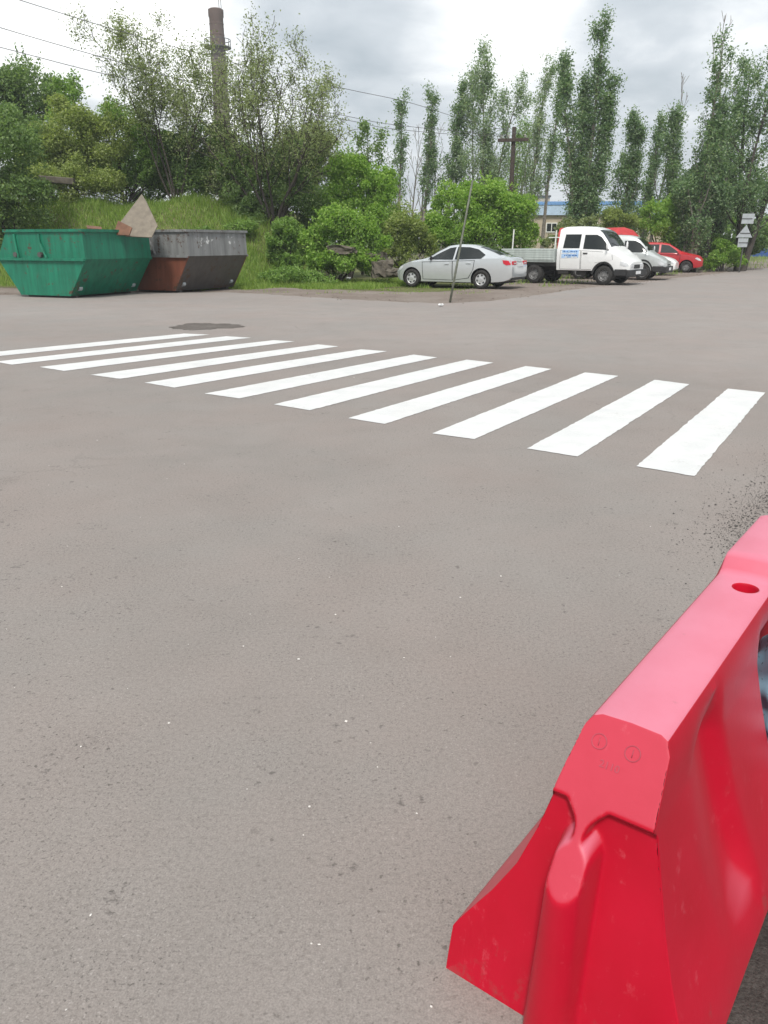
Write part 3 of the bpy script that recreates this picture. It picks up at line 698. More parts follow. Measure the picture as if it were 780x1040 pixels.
vs = [blades(52000, (-22, -3.0), (30.2, 38.5), (.12, .36), lambda a, b: True),
      blades(26000, (-6.2, 1.6), (26.4, 33.5), (.05, .20), lambda a, b: b > max(28.3, np.interp(a, ex, ey) + 1.15) + .5 * math.sin(a * 1.3) + 1.0 * smooth(-3.5, .5, a) + .5 * math.sin(a * 3.1)),
      blades(2200, (-6.5, 3.5), (25.5, 30), (.03, .09), lambda a, b: b > np.interp(a, ex, ey) + .7 and math.sin(a * 2.7 + 2 * math.sin(b * 2.3)) > .35),
      blades(9000, (1.5, 16), (29.5, 46), (.06, .25), lambda a, b: b > np.interp(a, ex, ey) + 2.4 and math.sin(a * 1.9 + 2 * math.sin(b * 1.3)) > .1),
      blades(6000, (17, 48), (44, 90), (.1, .4), lambda a, b: b > np.interp(a, ex, ey) + .5)]
vv = np.vstack(vs)
tag(fast_mesh('grass', vv, np.arange(len(vv)).reshape(-1, 3), M['grass'], tri=True), 'long and short green grass on the bank and the verge', 'grass', kind='stuff')

# ------------------------------------------------------------------ chimney, building, fence, poles, wires
c = at(222, 60, 150); ch = thing('chimney', 'tall tapering brick factory chimney rising behind the left trees', 'chimney', (c.x, 150, 0))
zt = Z(9, 150); z1 = Z(40, 150); zp = Z(50, 150)
def crad(z): return 1.12 + (zt - z) * .014
mb = MB(); mb.lathe([(crad(0), 0), (crad(zp), zp)], 28); mb.build('shaft', M['brickgrey'], ch, smooth=True)
mb = MB(); mb.lathe([(crad(zp) + .02, zp), (crad(zt) + .02, zt - 1.4), (crad(zt) + .14, zt - 1.1), (crad(zt) + .14, zt - .15), (crad(zt) - .1, zt), (crad(zt) - .55, zt), (crad(zt) - .55, zt - 2)], 28)
for k in range(3):
    z = zt - 2.2 - k * 1.6; mb.lathe([(crad(z) + .02, z + .1), (crad(z) + .05, z + .06), (crad(z) + .05, z - .06), (crad(z) + .02, z - .1)], 28)
autosmooth(mb.build('brick_top', M['brick'], ch))
mb = MB(); zr = Z(49, 150)
mb.lathe([(crad(zr), zr), (crad(zr) + 1.0, zr), (crad(zr) + 1.0, zr + .15), (crad(zr), zr + .15)], 28)
for k in range(16):
    t = 2 * math.pi * k / 16; mb.tube([((crad(zr) + .95) * math.cos(t), (crad(zr) + .95) * math.sin(t), zr), ((crad(zr) + .95) * math.cos(t), (crad(zr) + .95) * math.sin(t), zr + 1.2)], .045, 5)
mb.lathe([(crad(zr) + .98, zr + 1.15), (crad(zr) + .98, zr + 1.25), (crad(zr) + .9, zr + 1.25), (crad(zr) + .9, zr + 1.15)], 28)
mb.build('platform', M['darkmetal'], ch)
for dx in (.6, .95):
    mb = MB(); mb.tube([(dx, 0, zt - .4), (dx - .1, 0, zt + 3.2)], .05, 5); mb.build('lightning_rod', M['darkmetal'], ch)

bY = 74.0; bx0, bx1 = X(524, bY), X(688, bY)
bl = thing('building', 'low beige building with a blue roof band behind the poplars', 'building', ((bx0 + bx1) / 2, bY, 0), R(-6))
hw = (bx1 - bx0) / 2; zt_, zb_, zc_ = Z(198.5, bY), Z(218, bY), Z(208, bY)
mb = MB(); mb.box((-hw, 0, -.1), (hw, 9, zb_ - .03)); mb.build('wall', M['wallbeige'], bl)
mb = MB(); mb.box((-hw - .2, -.25, zb_ - .03), (hw + .2, 9.2, zc_)); mb.build('roof_band', M['lightblue'], bl)
mb = MB(); mb.box((-hw - .2, -.3, zc_ + .003), (hw + .2, 9.2, Z(204.5, bY)))
for k in range(40): x = -hw + k * 2 * hw / 39; mb.box((x - .03, -.34, zc_ + .02), (x + .03, -.302, Z(205, bY)))
mb.build('roof_trim', M['bluefascia'], bl)
mb = MB(); mb.box((-hw + .3, 2.0, Z(204.5, bY)), (-hw + 3.0, 8, zt_)); mb.box((-hw + .2, 1.9, zt_), (-hw + 3.1, 8.1, zt_ + .14), 1); mb.build('roof_hut', [M['wallbeige'], M['darkmetal']], bl)
for k in range(9):
    x = -hw + .9 + k * 1.75
    mb = MB(); fz0, fz1 = Z(236, bY), Z(226, bY)
    for a, b_ in (((x, -.06, fz0), (x + .07, .02, fz1)), ((x + .9, -.06, fz0), (x + .97, .02, fz1)), ((x + .45, -.06, fz0), (x + .52, .02, fz1)), ((x + .07, -.06, fz0), (x + .9, .02, fz0 + .08)), ((x + .07, -.06, fz1 - .08), (x + .9, .02, fz1))): mb.box(a, b_)
    w = mb.build('window', M['pipe'], bl)
    mb = MB(); mb.box((x + .05, -.03, fz0 + .05), (x + .92, .012, fz1 - .05)); mb.build('pane', M['glass'], w)

fx0, fx1, fY = X(746, 92), X(850, 92), 92.0
fn = thing('blue_fence', 'blue board fence beyond the grass at the far right', 'fence', ((fx0 + fx1) / 2, fY, 0))
fh = (fx1 - fx0) / 2
mb = MB()
for k in range(int(fh * 2 / .26)): x = -fh + k * .26; mb.box((x, -.02, .1), (x + .245, .02, Z(252.6, fY) + .04 * (k % 3 == 0)))
mb.build('board_panel', M['bluefence'], fn)
for k in range(7): x = -fh + k * fh * 2 / 6; mb = MB(); mb.box((x - .05, .03, -.1), (x + .05, .13, 1.0)); mb.build('post', M['concrete'], fn)

uY = 56.0; ux = at(521, 150, uY).x; up_ = thing('utility_pole', 'brown wooden utility pole with a dark crossarm among the poplars', 'utility pole', (ux, uY, 0), R(-12))
zt = Z(129, uY); za = Z(142, uY)
mb = MB(); mb.tube([(0, 0, -.2), (.02, 0, zt)], [.20, .13], 10); mb.build('pole', M['wood'], up_)
mb = MB(); mb.box((-.98, -.27, za - .13), (.98, -.14, za + .07), bev=.01); mb.build('crossarm', M['wood'], up_)
for x in (-.75, -.3, .75):
    mb = MB(); mb.lathe([(.02, 0), (.02, .06), (.07, .08), (.05, .13), (.07, .17), (.03, .22), (0.001, .22)], 10, at_=(x, -.19, za + .06)); mb.build('insulator', M['concrete'], up_)
arm = [up_.matrix_basis @ Vector((x, -.19, za + .2)) for x in (-.75, -.3, .75)]
def wire(px, a, label):
    ps = []; Ys = np.interp(np.linspace(0, 1, len(px)), [0, 1], [30, 56])
    for (x, y) in px:
        Y = 1 / np.interp(x, [-120, 521], [1 / 29.0, 1 / 56.0]); ps.append(at(x, y, Y))
    ps.append(a)
    fine = []                                   # Catmull-Rom through the hung points
    for i in range(len(ps) - 1):
        p0, p1, p2, p3 = ps[max(i - 1, 0)], ps[i], ps[i + 1], ps[min(i + 2, len(ps) - 1)]
        for k in range(12):
            t = k / 12; fine.append(.5 * ((2 * p1) + (p2 - p0) * t + (2 * p0 - 5 * p1 + 4 * p2 - p3) * t * t + (3 * p1 - p0 - 3 * p2 + p3) * t ** 3))
    fine.append(ps[-1]); mb = MB(); mb.tube(fine, .014, 5)
    tag(mb.build('power_line', M['wire']), label, 'wire', 'power lines crossing the sky')
wire([(-120, -46), (20, 0), (140, 37), (250, 67), (350, 90), (415, 104), (470, 121)], arm[2], 'highest power line crossing the upper left corner')
wire([(-120, -10), (0, 28), (100, 57), (220, 90), (350, 117.5), (395, 126), (460, 133)], arm[1], 'middle power line running to the wooden pole')
wire([(-120, 18), (0, 48), (110, 76), (230, 101), (355, 122.5), (392, 130), (455, 136)], arm[0], 'lowest power line running to the wooden pole')

b0 = G(457, 307); t0 = at(480, 183, 22.6); d = t0 - b0
mb = MB(); mb.tube([b0 - d * .02, b0 + d * .35, b0 + d * .7, t0], [.032, .030, .028, .026], 10)
tag(mb.build('leaning_pole', M['olivepole'], smooth=True), 'thin leaning metal pole at the road edge in front of the silver car', 'pole')
cp = thing('concrete_pole', 'pale slim concrete pole behind the pale grey van', 'pole', (X(688, 52), 52, 0))
mb = MB(); mb.tube([(0, 0, -.1), (.03, 0, Z(188, 52))], [.15, .10], 8); mb.build('shaft', M['concrete'], cp, smooth=True)
mb = MB(); mb.lathe([(.001, 0), (.12, 0), (.12, .08), (.001, .12)], 8, at_=(.03, 0, Z(188, 52))); mb.build('cap', M['concrete'], cp)

sY = 44.5; sp_ = thing('traffic_sign', 'grey backs of a square, a triangular and a rectangular sign on one post', 'road sign', (X(755, sY), sY, 0), R(10))
mb = MB(); mb.tube([(0, .03, -.1), (.06, .03, Z(217, sY))], .035, 8); mb.build('post', M['darkmetal'], sp_)
def plate(name, poly, tilt=.01):
    mb = MB(); mb.prism(poly, -.02, 0.0, lambda u, v, d_: Vector((u, d_ - .01, v)))
    o = mb.build(name, M['sign'], sp_)
    zs = sum(p[1] for p in poly) / len(poly); mb = MB(); mb.box((-.3, -.05, zs - .02), (.3, -.031, zs + .02)); mb.build('bracket', M['darkmetal'], o)
k = sY * .9464 / F; zz = lambda y: Z(y, sY)
plate('square_plate', [(-.30, zz(227.2)), (.40, zz(227.2)), (.42, zz(217)), (-.28, zz(217))])
plate('triangle_plate', [(-.50, zz(241.2)), (.44, zz(241.2)), (.02, zz(228.2))])
plate('lower_plate', [(-.34, zz(251)), (.22, zz(251)), (.24, zz(242)), (-.34, zz(242))])

# ------------------------------------------------------------------ the two skips
def skip(name, label, loc, ang, Lt, Lm, Lb, W, zm, zt, paint, panel_low, bend_low, shift=0.0):
    """x runs along the six-sided side panel away from the near corner side, y across the width; near corner at +x, y=0"""
    root = thing(name, label, 'skip', loc, ang)
    TR, TL = Lm / 2 - .03, Lm / 2 - .42           # the lid edge is flush with the near bend and set in on the far one
    hexa = [(-Lb / 2, .06), (Lb / 2, .06), (Lm / 2, zm), (TR, zt), (-TL, zt), (-Lm / 2, zm)]
    t = .03
    for y0, nm in ((0, 'side_panel'), (W - t, 'side_panel')):
        mb = MB()
        mb.prism([hexa[0], hexa[1], hexa[2], hexa[5]], y0, y0 + t, lambda u, v, d_: Vector((u, d_, v)), 1)
        mb.prism([hexa[5], hexa[2], hexa[3], hexa[4]], y0, y0 + t, lambda u, v, d_: Vector((u, d_, v)), 0)
        p = mb.build(nm, [paint, panel_low], root)
        yy = y0 - .07 if y0 == 0 else y0 + t + .0005
        mb = MB(); mb.box((-Lm / 2 + .02, yy, zm - .045), (Lm / 2 - .02, yy + .0695, zm + .025)); mb.build('ledge', paint, p)
        for x in (-Lt * .30, Lt * .02):
            mb = MB(); mb.tube([(x, yy + .035, zt - .05), (x + .02, yy + .03, zm + .42), (x + .07 + (.14 if x > -.3 else 0), yy + .02, zm + .03)], .034, 8); mb.build('lifting_rib', paint, p)
            mb = MB(); mb.lathe([(.001, -.06), (.07, -.06), (.07, .03), (.001, .03)], 12, axis='y', at_=(x, yy + .03, zm + .12)); mb.build('lifting_pin', M['darksteel'], p)
    for s in (1, -1):                           # bent end walls
        mb = MB()
        def wall(a, b_, mi):
            n_ = Vector((b_[1] - a[1], 0, -(b_[0] - a[0]))).normalized() * t * s
            q = [Vector((a[0], t, a[1])), Vector((b_[0], t, b_[1])), Vector((b_[0], W - t, b_[1])), Vector((a[0], W - t, a[1]))]
            mb.add(q + [v - n_ for v in q], [(0, 1, 2, 3), (7, 6, 5, 4), (0, 4, 5, 1), (1, 5, 6, 2), (2, 6, 7, 3), (3, 7, 4, 0)], mi)
        wall((s * (Lb / 2 - .002), .06), (s * (Lm / 2 - .002), zm), 1); wall((s * (Lm / 2 - .002), zm), (s * ((TR if s > 0 else TL) - .002), zt), 0)
        p = mb.build('end_wall', [paint, bend_low], root)
        for y in (.28, W - .28):
            mb = MB(); mb.lathe([(.001, -.06), (.075, -.06), (.075, .06), (.001, .06)], 12, axis='y', at_=(s * (Lb / 2 + .10), y, .27)); mb.build('roller', M['sign'], p)
    mb = MB(); mb.box((-Lb / 2, t, .06), (Lb / 2, W - t, .09)); mb.build('floor', M['darksteel'], root)
    for y in (.3, W - .3):
        mb = MB(); mb.box((-Lb / 2 + .03, y - .06, 0), (Lb / 2 - .03, y + .06, .058)); mb.build('runner', M['darksteel'], root)
    mb = MB(); e = .05
    mb.box((-TL - e, -e, zt + .001), (TR + e, e, zt + .075)); mb.box((-TL - e, W - e, zt + .001), (TR + e, W + e, zt + .075))
    mb.box((-TL - e, e, zt + .001), (-TL + e, W - e, zt + .075)); mb.box((TR - e, e, zt + .001), (TR + e, W - e, zt + .075))
    mb.build('rim', paint, root)
    mb = MB(); fillz = zt * .78; lf = TL - .02
    r = random.Random(len(label)); vs = []; n = 12
    for j in range(n):
        for i in range(n): vs.append((-lf + 2 * lf * i / (n - 1), .05 + (W - .1) * j / (n - 1), fillz + r.gauss(0, .07)))
    mb.add(vs, [(j * n + i, j * n + i + 1, (j + 1) * n + i + 1, (j + 1) * n + i) for j in range(n - 1) for i in range(n - 1)]); mb.build('rubble_fill', M['slab'], root)
    return root
gA = R(-22); Wg = 2.9; Lbg = 1.85
nc = G(72, 303)
def place(nc, ang, Lb): 
    d = Vector((math.cos(ang), math.sin(ang), 0)); return nc - d * (Lb / 2)
gp = place(nc, gA, Lbg)
skip('green_skip', 'dented green steel waste skip, nearer of the two, with broken boards sticking out', gp, gA, 2.85, 3.25, Lbg, Wg, 1.07, 1.80, M['green'], M['green'], M['green'])
nc2 = G(178, 297.5); gA2 = R(-29)
skip('grey_skip', 'grey steel waste skip with rusty red lower panel behind the green one', place(nc2, gA2, 1.85), gA2, 2.8, 3.2, 1.85, 2.9, 1.12, 1.83, M['grey'], M['rustred'], M['darksteel'])

# broken boards thrown in the green skip
def slab_thing(name, label, cat, pts3, thick, mat, group=None):
    pts3 = [Vector(p) for p in pts3]; n_ = (pts3[1] - pts3[0]).cross(pts3[2] - pts3[0]).normalized() * thick; n = len(pts3)
    c = sum(pts3, Vector()) / n
    mb = MB(); mb.add([p - c for p in pts3] + [p + n_ - c for p in pts3], [tuple(range(n))[::-1], tuple(range(n, 2 * n))] + [(i, (i + 1) % n, n + (i + 1) % n, n + i) for i in range(n)])
    o = mb.build(name, mat); o.location = c; return tag(o, label, cat, group)
slab_thing('broken_board', 'large pale grey pointed board standing up out of the green skip', 'board', [at(112, 239, 24.9), at(144, 197, 25.6), at(149, 205, 25.5), at(160, 229, 25.0), at(154, 241, 24.7)], .04, M['board'])
slab_thing('broken_board', 'small reddish brown board leaning on the big grey one in the skip', 'board', [at(115, 238, 24.5), at(120, 224, 24.7), at(134, 231, 24.5), at(131, 239, 24.4)], .035, M['brownwood'])
slab_thing('broken_board', 'flat dark brown board lying on the green skip edge', 'board', [at(88, 230.5, 24.6), at(89, 233.5, 24.3), at(104, 234.5, 24.2), at(103, 232, 24.6)], .05, M['brownwood'])
# half-buried rubble
for (px, py, w, h, dep, lab, Y) in ((388, 273, .75, .55, .6, 'dark rough stone block under the leaves left of the silver car', 31.6), (379, 262, 1.0, .28, .6, 'flat dark slab lying across the rubble beside the bush', 32.2),
                               (347, 254, 1.0, .26, .5, 'pale brown slab showing through the low bright bush', 31.6), (401, 277, .6, .25, .5, 'low rough stone block nearest the silver car bonnet', 31.0)):
    mb = MB(); bm = bmesh.new(); bmesh.ops.create_cube(bm, size=1); bmesh.ops.subdivide_edges(bm, edges=bm.edges[:], cuts=3, use_grid_fill=True); r = random.Random(px)
    for v in bm.verts: v.co = Vector((v.co.x * w + r.gauss(0, .035), v.co.y * dep + r.gauss(0, .035), v.co.z * h + r.gauss(0, .03)))
    bm.verts.index_update(); mb.add([v.co.copy() for v in bm.verts], [[v.index for v in f.verts] for f in bm.faces]); bm.free()
    o = mb.build('rubble_block', M['slab']); p = at(px, py, Y); o.location = (p.x, p.y, max(h / 2 - .04, p.z)); o.rotation_euler = (r.uniform(-.1, .1), r.uniform(-.12, .12), r.uniform(-.4, .4))
    tag(o, lab, 'rubble', 'broken blocks and slabs in the scrub')
p = at(58, 183, 36.2)
mb = MB(); mb.box((-.7, -.2, -.13), (.7, .2, .13), bev=.03); o = mb.build('concrete_beam', M['slab']); o.location = p; o.rotation_euler = (0, R(4), R(8)); tag(o, 'weathered concrete beam lying in the thicket above the green skip', 'beam')
# litter on the verge
for (px, py, w, h, lab) in ((266, 284, .26, .30, 'crumpled white bag on the grass nearest the grey skip'), (354, 285, .30, .14, 'flat white paper scrap on the grass left of the car'),
                           (309, 278, .34, .08, 'thin pale torn sheet lying in the weeds'), (448, 311, .18, .05, 'small white scrap by the foot of the leaning pole')):
    p = G(px, py); bm = bmesh.new(); bmesh.ops.create_icosphere(bm, subdivisions=2, radius=.5); r = random.Random(px)
    for v in bm.verts: v.co = Vector((v.co.x * w, v.co.y * w * .6, (v.co.z + .45) * h)) + Vector((r.gauss(0, .02), r.gauss(0, .02), abs(r.gauss(0, .015))))
    me = bpy.data.meshes.new('litter'); bm.to_mesh(me); bm.free(); me.materials.append(M['whitebag'])
    o = bpy.data.objects.new('litter', me); COL.objects.link(o); o.location = p; o.rotation_euler = (0, 0, r.uniform(0, 3)); tag(o, lab, 'litter', 'white litter on the verge')

# ------------------------------------------------------------------ vehicles
class Body:
    def __init__(s, st):
        a = np.array(st, float); a = a[np.argsort(a[:, 0])]; s.x0, s.x1 = a[0, 0], a[-1, 0]
        xg = np.arange(s.x0, s.x1 + .001, .02); cols = []
        for k in range(1, 6):
            y = np.interp(xg, a[:, 0], a[:, k]); pad = np.pad(y, 3, mode='edge'); y2 = np.convolve(pad, np.ones(7) / 7, 'valid'); cols.append(y2)
        s.xg, s.c = xg, cols
    def p(s, x): return [float(np.interp(x, s.xg, c)) for c in s.c]     # zb, zbelt, ztop, wb, wt
    def side(s, x, z):
        zb, zl, zt, wb, wt = s.p(x)
        if z <= zl:
            t = max(0, (z - zb) / max(.05, zl - zb)); return wb * (1 - .075 * (1 - t) ** 2 - .028 * t * t)
        t = min(1, (z - zl) / max(.02, zt - .05 - zl)); return wb * .972 + (wt - wb * .972) * t
    def top(s, x, y):
        zb, zl, zt, wb, wt = s.p(x); y = abs(y)
        return float(np.interp(y, [0, wt * .6, wt - .04, wt], [zt + .02, zt + .01, zt - .015, zt - .05]))
    def build(s, name, mats, parent, arches=(), step=.045):
        xs = list(np.arange(s.x0, s.x1 - .01, step)) + [s.x1]; grid = []
        for x in xs:
            zb, zl, zt, wb, wt = s.p(x)
            zt = max(zt, zl + .06)
            ring = [(0, zb), (wb * .6, zb), (wb * .86, zb + .005)]
            for k in range(16): z = zb + .02 + (zl - zb - .02) * k / 15; ring.append((s.side(x, z), z))
            for k in range(1, 5): z = zl + (zt - .05 - zl) * k / 4; ring.append((s.side(x, z), z))
            ring += [(wt - .04, zt - .015), (wt * .6, zt + .01), (0, zt + .02)]
            grid.append([(x, y, z) for y, z in ring])
        nr = len(grid[0]); mb = MB()
        for sgn in (1, -1):
            idx = lambda i, k: i * nr + k
            vs = [[g[0], g[1] * sgn, g[2]] for row in grid for g in row]; fs, gone = [], set()
            for i in range(len(xs) - 1):
                for k in range(nr - 1):
                    f = (idx(i, k), idx(i + 1, k), idx(i + 1, k + 1), idx(i, k + 1))
                    c = [sum(vs[j][q] for j in f) / 4 for q in range(3)]
                    if k < 19 and abs(c[1]) > .45 and any(math.hypot(c[0] - ax, c[2] - az) < ar for ax, az, ar in arches): gone.update(f); continue
                    fs.append(f)
            used = {j for f in fs for j in f}
            for j in used:
                v = vs[j]
                if abs(v[1]) > .45:
                    for ax, az, ar in arches:
                        d_ = math.hypot(v[0] - ax, v[2] - az)
                        if (d_ < ar or (j in gone and d_ < ar + .06)) and d_ > .02 and v[2] > s.p(v[0])[0] + .015:
                            nx_, nz_ = ax + (v[0] - ax) * ar / d_, az + (v[2] - az) * ar / d_
                            v[0], v[2] = nx_, nz_; v[1] = sgn * s.side(nx_, nz_)
            mb.add(vs, fs, 0)
            for i in (0, len(xs) - 1):
                mb.add([[g[0], g[1] * sgn, g[2]] for g in grid[i]], [tuple(range(nr))], 0)
            for ax, az, ar in arches:           # dark liner of each wheel arch
                n = 18; vs2, fs2 = [], []
                for k in range(n + 1):
                    t = R(-25 + 230 * k / n); x, z = ax + ar * math.cos(t), az + ar * math.sin(t)
                    yo = s.side(x, z) - .004
                    vs2 += [(x, sgn * yo, z), (x, sgn * (yo - .34), z)]
                for k in range(n): fs2.append((2 * k, 2 * k + 1, 2 * k + 3, 2 * k + 2))
                mb.add(vs2, fs2, 1); mb.add([vs2[2 * k + 1] for k in range(n + 1)], [tuple(range(n + 1))], 1)
        bm = bmesh.new(); o = mb.build(name, mats, parent)
        bm.from_mesh(o.data); bmesh.ops.remove_doubles(bm, verts=bm.verts[:], dist=.0005); bmesh.ops.recalc_face_normals(bm, faces=bm.faces[:]); bm.to_mesh(o.data); bm.free()
        return autosmooth(o, 40)
    def side_patch(s, name, poly, mat, parent, sgn, off=.008, nu=1):
        """a panel lying on the body side; poly in (x, z)"""
        fine = []
        for a, b in zip(poly, poly[1:] + poly[:1]):
            for k in range(3): fine.append((a[0] + (b[0] - a[0]) * k / 3, a[1] + (b[1] - a[1]) * k / 3))
        cx = sum(p[0] for p in fine) / len(fine); cz = sum(p[1] for p in fine) / len(fine)
        rings = [[(cx + (x - cx) * q, cz + (z - cz) * q) for x, z in fine] for q in (1.0, 1.0, .8, .5, .2)]
        vs = []; n = len(fine)
        for k, rg in enumerate(rings): vs += [(x, sgn * (s.side(x, z) + (off if k else -.004)), z) for x, z in rg]
        vs.append((cx, sgn * (s.side(cx, cz) + off), cz)); fs = []
        for k in range(4):
            for i in range(n): fs.append((k * n + i, k * n + (i + 1) % n, (k + 1) * n + (i + 1) % n, (k + 1) * n + i))
        for i in range(n): fs.append((4 * n + i, 4 * n + (i + 1) % n, len(vs) - 1))
        mb = MB(); mb.add(vs, fs); return autosmooth(mb.build(name, mat, parent), 40)
    def top_patch(s, name, x0, x1, k0, k1, mat, parent, off=.012, n=8):
        mb = MB(); vs = []
        for i in range(n + 1):
            x = x0 + (x1 - x0) * i / n; w = s.p(x)[4] * (k0 + (k1 - k0) * i / n)
            for j in range(n + 1):
                y = -w + 2 * w * j / n; vs.append((x, y, s.top(x, y) + off))
        mb.add(vs, [(i * (n + 1) + j, i * (n + 1) + j + 1, (i + 1) * (n + 1) + j + 1, (i + 1) * (n + 1) + j) for i in range(n) for j in range(n)])
        return mb.build(name, mat, parent, smooth=True)

def seam(b, poly, door, s, w=.022):
    cx = sum(p[0] for p in poly) / len(poly); cz = sum(p[1] for p in poly) / len(poly)
    b.side_patch('seam', [(x + w * (1 if x > cx else -1), z + w * .8 * (1 if z > cz else -1)) for x, z in poly], M['black'], door, s, .003)
def make_wheel(parent, x, y, rad, w, sgn, style):
    """wheel > tyre, rim"""
    wh = bpy.data.objects.new('wheel', None); COL.objects.link(wh); wh.parent = parent; wh.location = (x, y, rad)
    h = w / 2
    mb = MB(); mb.lathe([(rad * .62, -h), (rad * .9, -h), (rad * .985, -h * .7), (rad, -h * .3), (rad, h * .3), (rad * .985, h * .7), (rad * .9, h), (rad * .62, h), (rad * .60, h * .4), (rad * .60, -h * .4), (rad * .62, -h)], 32, axis='y')
    mb.build('tyre', M['tyre'], wh, smooth=True)
    mb = MB(); s = sgn
    ym = s * h * .86
    if style == 'cap':
        mb.lathe([(.001, ym * 1.02), (rad * .16, ym * 1.02), (rad * .22, ym * .95), (rad * .58, ym * .9), (rad * .635, ym * 1.03), (rad * .64, ym * .9)], 32, axis='y')
        for k in range(6):
            t = 2 * math.pi * k / 6 + .26
            mb.box((rad * .37, ym * .90 - .012, -.030), (rad * .52, ym * .90 + .012, .030), 1, rot=Matrix.Rotation(t, 3, 'Y'))
    else:
        mb.lathe([(.001, ym * .75), (rad * .14, ym * .75), (rad * .17, ym * .35), (rad * .36, ym * .30), (rad * .44, ym * .55), (rad * .54, ym * .40), (rad * .6, ym * .95), (rad * .63, ym * .9)], 32, axis='y')
        for k in range(6):
            t = 2 * math.pi * k / 6
            mb.lathe([(.001, ym * .62), (.022, ym * .62), (.022, ym * .3)], 8, axis='y', at_=(rad * .27 * math.cos(t), 0, rad * .27 * math.sin(t)))
            mb.box((rad * .45, ym * .5 - .012, -.02), (rad * .53, ym * .5 + .012, .02), 1, rot=Matrix.Rotation(t + .5, 3, 'Y'))
    mb.build('rim', [M['rim'] if style == 'cap' else M['steelrim'], M['black']], wh, smooth=False)
    return wh
def mirror(parent, x, y, z, sgn, mat, sz=(.06, .11, .075)):
    bm = bmesh.new(); bmesh.ops.create_icosphere(bm, subdivisions=2, radius=1)
    for v in bm.verts:
        v.co = Vector((x + sz[0] * (v.co.x if v.co.x > 0 else v.co.x * .35), y + sgn * sz[1] * v.co.y, z + sz[2] * v.co.z))
    me = bpy.data.meshes.new('mirror'); bm.to_mesh(me); bm.free(); me.materials.append(mat)
    for p_ in me.polygons: p_.use_smooth = True
    o = bpy.data.objects.new('mirror', me); COL.objects.link(o); o.parent = parent
def num_plate(root, x, z, w=.52, y=0.0, dirx=-1):
    mb = MB(); mb.box((x - .008, y - w / 2, z - .056), (x + .008, y + w / 2, z + .056), bev=.004); p = mb.build('number_plate', M['plate'], root)
    return p

def car(name, label, cat, loc, rz, st, paint, wheels, rad, sidewin, doors, screen, back, lights, plate_z, style='cap', clad=None, zscale=1.0):
    root = thing(name, label, cat, loc, rz)
    b = Body(st); arches = [(wx, rad, rad + .065) for wx in wheels]
    body = b.build('body', [paint, M['black']], root, arches)
    w0 = max(c[3].max() if False else c.max() for c in [b.c[3]])
    for wx in wheels:
        for s in (1, -1): make_wheel(root, wx, s * (w0 - .135), rad, .20, s, style)
    for s in (1, -1):
        for dpoly, wpoly in doors:
            d_ = b.side_patch('door', dpoly, paint, root, s, .006)
            seam(b, dpoly, d_, s)
            b.side_patch('window', wpoly, M['glass'], d_, s, .016)
            hx = min(p[0] for p in dpoly) + .12; hz = max(p[1] for p in dpoly) - .08
            mb = MB(); y = b.side(hx, hz); mb.box((hx, s * (y + .008) - .012, hz - .018), (hx + .17, s * (y + .022) + .012, hz + .014), bev=.006); mb.build('handle', paint, d_)
        for wpoly in sidewin: b.side_patch('quarter_window', wpoly, M['glass'], root, s, .008)
        mx = screen[0] - .18; mz = b.p(mx)[1] + .06
        mirror(root, mx, s * (b.side(mx, mz) + .09), mz, s, M['black'] if paint is M['silver'] else paint)
        if clad: b.side_patch('cladding', clad, M['brickgrey'], root, s, .012)
        for nm, poly, mt in lights: b.side_patch(nm, poly, M[mt], root, s, .010)
    if screen: b.top_patch('windscreen', screen[0], screen[1], .97, .95, M['glass'], root)
    if back: b.top_patch('rear_window', back[0], back[1], .92, .90, M['glass'], root)
    mb = MB(); xr, xf = b.x0, b.x1
    mb.box((xr + .4, -w0 * .8, rad * .55), (xf - .4, w0 * .8, b.p(0)[0] + .03)); mb.build('underbody', M['chassis'], root)
    return root, b
SEDAN = [(2.33, .32, .50, .56, .58, .50), (2.27, .26, .60, .67, .72, .62), (2.12, .21, .69, .76, .80, .68), (1.85, .19, .77, .84, .86, .72), (1.45, .19, .84, .915, .89, .74), (1.1, .19, .89, .965, .90, .74),
         (.85, .19, .92, 1.03, .905, .71), (.5, .19, .94, 1.24, .907, .62), (.12, .19, .955, 1.415, .907, .57), (-.3, .19, .965, 1.462, .905, .56), (-.75, .19, .975, 1.445, .903, .56), (-1.15, .19, .99, 1.365, .90, .57),
         (-1.55, .20, 1.005, 1.235, .895, .60), (-1.9, .22, 1.01, 1.09, .88, .66), (-2.1, .25, 1.005, 1.06, .86, .69), (-2.25, .30, .96, 1.02, .82, .69), (-2.32, .36, .80, .88, .78, .66), (-2.345, .42, .7, .78, .74, .62)]
fw, rw = G(416, 290.5), G(487, 293)
cloc = Vector((X(465.5, 29.7), 29.7, 0)) 
srz = R(180 - 29)
SEDAN_S = [((x - 1.42) * .74 + 1.42 if x > 1.42 else x, *q) for x, *q in SEDAN]
